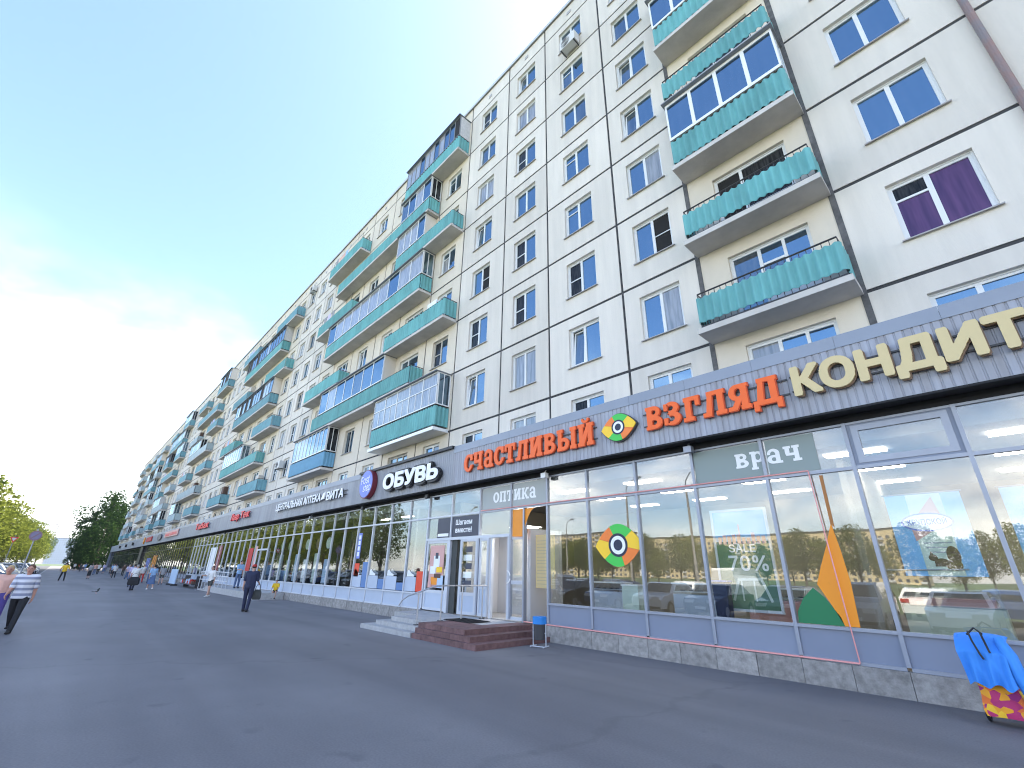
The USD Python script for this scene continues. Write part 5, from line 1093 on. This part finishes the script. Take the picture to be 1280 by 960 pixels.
# ================================================================== PEOPLE
_ico = np.array(trimesh.creation.icosphere(subdivisions=1).vertices)
def ball(c, r): return np.asarray(c, float)+_ico*np.asarray(r, float)
def hullm(*pts): return m3.Manifold.hull_points(np.vstack(pts))
def bone(a, ra, b, rb): return hullm(ball(a, ra), ball(b, rb))
def fuse(parts, fine):
    m = m3.Manifold.batch_boolean(parts, m3.OpType.Add)
    if fine:
        me = m.refine_to_length(fine).to_mesh(); t = trimesh.Trimesh(me.vert_properties[:, :3], me.tri_verts, process=True)
        trimesh.smoothing.filter_taubin(t, lamb=0.5, nu=0.52, iterations=6)
        return np.array(t.vertices), np.array(t.faces)
    me = m.to_mesh(); return np.array(me.vert_properties[:, :3]), np.array(me.tri_verts)
def person(label, x, y, face, h=1.7, top='cloth_white', bottom='trousers', bcol='cloth_black', hair='hair_dark', skin='skin', legs=(22, -18), knees=(4, 14), arms=(-18, 20), elbows=(15, 20), fat=1.0, sleeve=0.55,
           hairstyle='short', cap=None, lean=3, fine=0.0, group=None, spread=0.0, seat=None, shoe='leather', z=0.0, extra=None, arm_out=7, head_turn=0):
    p = thing('person', label, 'person', group, (x, y, z), math.radians(face), h/1.72)
    rad = math.radians; f = fat
    hipz = 0.0; J = {}
    la = []
    for s, a, k in ((1, legs[0], knees[0]), (-1, legs[1], knees[1])):
        hp = np.array([0, s*0.09, 0.0]); kn = hp+0.43*np.array([math.sin(rad(a)), s*math.sin(rad(2+spread)), -math.cos(rad(a))]); b = rad(a-k)
        an = kn+0.41*np.array([math.sin(b), s*math.sin(rad(spread)), -math.cos(b)]); la.append((hp, kn, an, b))
    low = min(l[2][2] for l in la)
    up = np.array([0, 0, 0.085-low]) if seat is None else np.array([0, 0, seat])
    la = [(a+up, b+up, c+up, d) for a, b, c, d in la]
    P = up+[0, 0, 0.03]; ln = rad(lean); ax = np.array([math.sin(ln), 0, math.cos(ln)])
    waist, chest, neck, head = P+ax*0.14, P+ax*0.36, P+ax*0.52, P+ax*0.52+np.array([0.03, 0, 0.135])
    sh = [chest+ax*0.10+np.array([0, s*(0.165+0.02*f), 0]) for s in (1, -1)]
    ar = []
    for i, (a, e) in enumerate(zip(arms, elbows)):
        s = (1, -1)[i]; el = sh[i]+0.28*np.array([math.sin(rad(a)), s*math.sin(rad(arm_out)), -math.cos(rad(a))]); b = rad(a+e)
        wr = el+0.24*np.array([math.sin(b), s*math.sin(rad(arm_out*0.3)), -math.cos(b)]); ar.append((sh[i], el, wr, b))
    def torso(g):
        return [hullm(ball(P, (0.105*f+g, 0.155*f+g, 0.09)), ball(waist, (0.105*f**1.4+g, 0.14*f**1.2+g, 0.08))), hullm(ball(waist, (0.105*f**1.4+g, 0.14*f**1.2+g, 0.08)), ball(chest, (0.115*f+g, 0.165*f+g, 0.10))),
                hullm(ball(chest, (0.115*f+g, 0.165*f+g, 0.10)), ball(sh[0], 0.052+g), ball(sh[1], 0.052+g), ball(neck-ax*0.03, (0.06+g*0.5, 0.07+g*0.5, 0.03)))]
    body = torso(0)+[bone(neck-ax*.03, .052, head-[0.01, 0, 0.06], .05), hullm(ball(head, (.092, .076, .112)), ball(head+[0.035, 0, -0.07], (.045, .05, .045))), bone(head+[0.088, 0, -0.0], .012, head+[0.104, 0, -0.028], .017), bone(head+[-.005, .078, -.005], (.018, .012, .03), head+[-.005, -.078, -.005], (.018, .012, .03))]
    for hp, kn, an, b in la: body += [bone(hp, .082*f, kn, .055), bone(kn, .055, kn*.65+an*.35, .056*f**.5), bone(kn*.65+an*.35, .056*f**.5, an, .036), hullm(ball(an-[0.02, 0, .035], (.045, .035, .03)), ball(an+[0.13, 0, -.05], (.05, .038, .02)))]
    for i, (s0, el, wr, b) in enumerate(ar):
        body += [bone(s0, .05, el, .040*f**.5), bone(el, .040*f**.5, wr, .027)]
        d = np.array([math.sin(b), 0, -math.cos(b)]); n = np.array([math.cos(b), 0, math.sin(b)]); s = (1, -1)[i]; side = np.array([0, -s, 0])*0.012
        pc = wr+d*0.055; body.append(hullm(ball(wr+d*.01, .024), ball(pc+n*.026, .015), ball(pc-n*.026, .015), ball(pc+d*.03, (.03, .016, .02))))
        for q, (o, L) in enumerate(((-.03, .060), (-.011, .072), (.010, .076), (.030, .068))):
            k0 = pc+n*o+d*.028; k1 = k0+d*L*.55+side; k2 = k1+d*L*.35+side*2; body += [bone(k0, .0098, k1, .009), bone(k1, .009, k2, .0078)]
        t0 = wr+d*.025+n*.024; t1 = t0+n*.026+d*.028+side; body += [bone(t0, .012, t1, .0105), bone(t1, .0105, t1+d*.028+side, .009)]
    obj('body', fuse(body, fine), skin, p, True)
    if fine or True:
        for s in (1, -1): obj('eye', ball_mesh(head+[0.083, s*0.031, 0.012], 0.0105), 'eye_dark', p)
        obj('mouth', MB().box(head+[0.074, -0.022, -0.066], head+[0.088, 0.022, -0.056]), 'lip', p)
    # clothes
    g = 0.016
    shirt = torso(g)
    if bottom != 'dress': shirt.append(hullm(ball(P+[0, 0, 0.02], (.112*f+g, .16*f+g, .06)), ball(P-[0, 0, .07], (.112*f+g, .162*f+g, .02))))
    for s0, el, wr, b in ar:
        e = s0+(el-s0)*min(1, sleeve*1.5); shirt.append(bone(s0, .052+g, e, .046*f**.5+g*1.1))
        if sleeve > 0.9: shirt.append(bone(el, .05+g*.6, wr, .034+g*.5))
    if top: obj('shirt', fuse(shirt, fine), top, p, True)
    pel = hullm(ball(P+[0, 0, 0.02], (.108*f+.01, .158*f+.01, .09)), ball(P-[0, 0, .09], (.10*f+.01, .155*f+.01, .05)))
    if bottom in ('trousers', 'shorts'):
        tr = [pel]
        for hp, kn, an, b in la:
            if bottom == 'trousers': tr += [bone(hp, .092*f, kn, .070), bone(kn, .070, an+[0, 0, -.015], .058)]
            else: tr += [bone(hp, .096*f, hp+(kn-hp)*.62, .083*f)]
        obj(bottom, fuse(tr, fine), bcol, p, True)
    else:
        zz = 0.45 if bottom == 'dress' else 0.47
        k = (la[0][1]+la[1][1])/2; hem = [la[0][1]*.72+la[0][2]*.28, la[1][1]*.72+la[1][2]*.28] if bottom != 'short_skirt' else [la[0][0]*.35+la[0][1]*.65, la[1][0]*.35+la[1][1]*.65]
        obj('skirt', fuse([hullm(ball(P+[0, 0, .05], (.11*f+.012, .16*f+.012, .05)), ball(hem[0], (.10, .10, .02)), ball(hem[1], (.10, .10, .02)))], fine), bcol, p, True)
    for hp, kn, an, b in la:
        obj('shoe', fuse([hullm(ball(an-[0.035, 0, .03], (.045, .042, .05)), ball(an+[0.13, 0, -.052], (.06, .046, .028)), ball(an-[.03, 0, .065], (.05, .042, .018)))], 0), shoe, p, True)
    if cap: obj('cap', fuse([hullm(ball(head+[-.01, 0, .045], (.103, .088, .085))), hullm(ball(head+[.07, 0, .05], (.04, .07, .012)), ball(head+[.15, 0, .04], (.03, .05, .008)))], 0), cap, p, True)
    if hairstyle == 'short': hs = [hullm(ball(head+[-.018, 0, .035], (.094, .085, .092)))]
    elif hairstyle == 'bald': hs = []
    else: hs = [hullm(ball(head+[-.022, 0, .03], (.098, .09, .098))), hullm(ball(head+[-.055, 0, -.02], (.06, .085, .08)), ball(head+[-.07, 0, -.13], (.04, .075, .04)))]
    if hs: obj('hair', fuse(hs, 0), hair, p, True)
    if extra: extra(p, ar, la, P, h/1.72)
    return p
def ball_mesh(c, r):
    m = trimesh.creation.icosphere(subdivisions=1); return np.array(m.vertices)*r+np.asarray(c), np.array(m.faces)
def bag_at(x, y, z, w, hh, d, mt, label, rz=0, cat='bag'):
    t = thing('bag', label, cat, None, (x, y, z), math.radians(rz))
    b_ = m3.Manifold.hull_points(np.array([(sx_*a, sy_*b, zz) for sx_ in (-1, 1) for sy_ in (-1, 1) for a, b, zz in ((w/2*.85, d/2*.8, 0), (w/2, d/2, hh*.2), (w/2*.95, d/2, hh*.75), (w/2*.7, d/2*.4, hh))])).to_mesh()
    obj('body', (b_.vert_properties[:, :3], b_.tri_verts), mt, t, 40); an = np.linspace(0, PI, 9)
    obj('strap', MB().tube(np.column_stack([w*.3*np.cos(an), np.zeros(9), hh+0.22*np.sin(an)]), 0.012, 5), 'leather', t)
    return t
person('stout man in grey striped polo shirt and black trousers walking at the left edge', -18.2, -0.42, -12, 1.66, 'cloth_stripes', 'trousers', 'cloth_black', 'hair_brown', 'skin_red', legs=(24, -20), knees=(3, 18), arms=(-14, 18), elbows=(14, 30), fat=1.16, fine=0.024, sleeve=0.6)
person('woman in peach top and purple skirt arm in arm with the striped shirt man', -18.9, -0.84, -8, 1.60, 'cloth_peach', 'skirt', 'cloth_purple', 'hair_blond', 'skin_red', legs=(18, -18), knees=(4, 14), arms=(10, 14), elbows=(60, 40), fat=1.18, fine=0.024, hairstyle='short')
def navy_bag(p, ar, la, P, s): pass
person('man in navy shirt and dark trousers with a red cap walking past the shops', -21.9, 6.0, 148, 1.76, 'cloth_navy', 'trousers', 'cloth_navy', 'hair_dark', 'skin', legs=(9, -8), knees=(2, 6), arms=(-10, 8), elbows=(12, 55), fat=1.18, fine=0.024, cap='cloth_red', sleeve=0.62)
bag_at(-21.96, 6.34, 0.43, 0.30, 0.36, 0.14, 'cloth_dgrey', 'dark grey bag hanging from the hand of the navy shirt man', 60)
person('woman in white blouse and dark shorts standing with bare legs near the goods rack', -33.3, 6.95, -60, 1.68, 'cloth_white', 'shorts', 'cloth_dgrey', 'hair_brown', 'skin', legs=(10, -10), knees=(3, 6), arms=(-12, 30), elbows=(15, 60), fine=0.03, shoe='cloth_white', sleeve=0.9, hairstyle='long')
person('man in bright yellow shirt striding away with legs apart', -67.8, 0.86, 170, 1.74, 'cloth_yellow', 'trousers', 'cloth_black', 'hair_dark', 'skin', legs=(16, -16), knees=(2, 6), spread=9, arms=(-10, 10), elbows=(60, 60), arm_out=28, fat=1.08)
person('person in white shirt walking away with a black bag and dark trousers', -43.1, 4.3, 160, 1.66, 'cloth_white', 'trousers', 'cloth_navy', 'hair_grey', 'skin', legs=(10, -8), fat=1.15)
bag_at(-42.55, 4.25, 0.35, 0.62, 0.52, 0.3, 'cloth_black', 'wide black bag carried by the person in the white shirt', 70)
person('woman in light blue blouse and blue skirt walking by the far shop steps', -44.3, 5.45, 190, 1.66, 'cloth_blue', 'skirt', 'cloth_skirt', 'hair_dark', 'skin', legs=(12, -14), shoe='cloth_white', fat=1.1)
person('woman in grey patterned top and dark shorts beside the blue dressed woman', -54.6, 7.4, 175, 1.66, 'cloth_grey', 'shorts', 'cloth_dgrey', 'hair_dark', 'skin', legs=(10, -12), hairstyle='long')
person('person in pale lilac shirt just behind the white shirt person', -49.5, 4.75, 170, 1.74, 'cloth_lilac', 'trousers', 'cloth_jeans', 'hair_dark', 'skin')
person('person in light blue shirt standing on the landing behind the navy shirt man', -36.3, 9.1, 20, 1.70, 'cloth_blue', 'trousers', 'cloth_jeans', 'hair_dark', 'skin', legs=(2, -2), knees=(1, 1), z=0.34, arms=(0, 20), elbows=(10, 70))
person('child in yellow and black shirt sitting on the pharmacy landing', -29.55, 9.45, -25, 1.25, 'cloth_yellow', 'shorts', 'cloth_black', 'hair_dark', 'skin', legs=(85, 82), knees=(80, 82), seat=0.12, z=0.34, arms=(35, 30), elbows=(30, 30))
fars = [(-76, 3.2, 'cloth_grey', 'cloth_black', 'man in grey with black trousers right of the yellow shirt man'), (-82, 5.9, 'cloth_white', 'cloth_black', 'person in white and black walking near the middle of the far promenade'), (-74, 6.6, 'cloth_lilac', 'cloth_skirt', 'woman in lilac top behind the person with the wide black bag'), (-91, 6.3, 'cloth_blue', 'cloth_black', 'person in pale blue top with black trousers on the far promenade'),
        (-104, 4.9, 'cloth_peach', 'cloth_jeans', 'person in peach top and jeans far down the promenade'), (-112, 7.5, 'cloth_dgrey', 'cloth_black', 'person all in dark grey far down near the shops'), (-126, 5.3, 'cloth_white', 'cloth_jeans', 'distant person in white shirt and jeans in mid promenade'), (-145, 4.3, 'cloth_dgrey', 'cloth_navy', 'distant person in dark clothes toward the parked cars'), (-109.3, 5.6, 'cloth_white', 'cloth_black', 'person in white top and black trousers far down the promenade'), (-131, 8.7, 'cloth_navy', 'cloth_navy', 'person in dark navy far down the promenade near the shops'), (-100, 7.2, 'cloth_black', 'cloth_brown', 'person in black jacket among the far walkers'), (-96, 7.9, 'cloth_brown', 'cloth_dgrey', 'person in brown top among the far walkers'),
        (-118, 6.8, 'cloth_lilac', 'cloth_jeans', 'person in lilac top and jeans far down the promenade'), (-150, 5.2, 'cloth_blue', 'cloth_jeans', 'distant person in pale blue with jeans'), (-155, 6.6, 'cloth_grey', 'cloth_black', 'distant person in grey'), (-172, 5.6, 'cloth_white', 'cloth_navy', 'small distant person in white and navy'), (-186, 5.0, 'cloth_red', 'cloth_black', 'small distant person in red'), (-190, 4.2, 'cloth_white', 'cloth_jeans', 'small distant person in white and jeans left of the red one'),
        (-160, 3.6, 'cloth_white', 'cloth_black', 'distant person in white nearest the parked cars'), (-120, 8.6, 'cloth_blue', 'cloth_skirt', 'person in blue beside the far dark column'), (-86, 7.6, 'cloth_white', 'cloth_jeans', 'person in white shirt and jeans by the far dark column'), (-140, 6.9, 'cloth_navy', 'cloth_black', 'distant person in navy left of the shop end'), (-62, 6.7, 'cloth_white', 'cloth_red', 'person with white top and red bottoms near the far steps'),
        (-58, 6.9, 'cloth_grey', 'cloth_jeans', 'person in grey with a pale bag near the far steps')]
for i, (x, y, a, b, lb_) in enumerate(fars):
    person(lb_, x, y, (170, 185, 10, 350)[i % 4], 1.62+0.03*(i % 5), a, 'trousers' if i % 3 else 'skirt', b, ('hair_dark', 'hair_brown', 'hair_grey')[i % 3], legs=(14, -14), fat=1.0+0.05*(i % 4))
# pigeon
pg = thing('pigeon', 'small dark pigeon on the asphalt in the middle of the promenade', 'bird', None, (-38.9, 2.25, 0), 0.8, 1.35)
obj('body', fuse([hullm(ball((0, 0, .12), (.09, .05, .05)), ball((-.1, 0, .10), (.05, .03, .02)), ball((.05, 0, .15), (.04, .04, .04))), bone((.06, 0, .16), .03, (.09, 0, .21), .026), bone((.10, 0, .21), .012, (.13, 0, .205), .004), hullm(ball((-.12, 0, .09), (.02, .03, .01)), ball((-.2, 0, .07), (.02, .035, .006)))], 0.012), 'cloth_dgrey', pg, True)
for s in (-1, 1): obj('wing', fuse([hullm(ball((.02, s*.045, .13), (.05, .012, .035)), ball((-.12, s*.03, .10), (.05, .01, .012)))], 0), 'cloth_grey', pg, True); obj('leg', MB().tube([(0, s*.02, .08), (0.005, s*.02, 0.005), (.04, s*.02, .004)], .005, 5), 'salmon', pg); obj('eye', ball_mesh((.105, s*.021, .217), .005), 'black', pg)
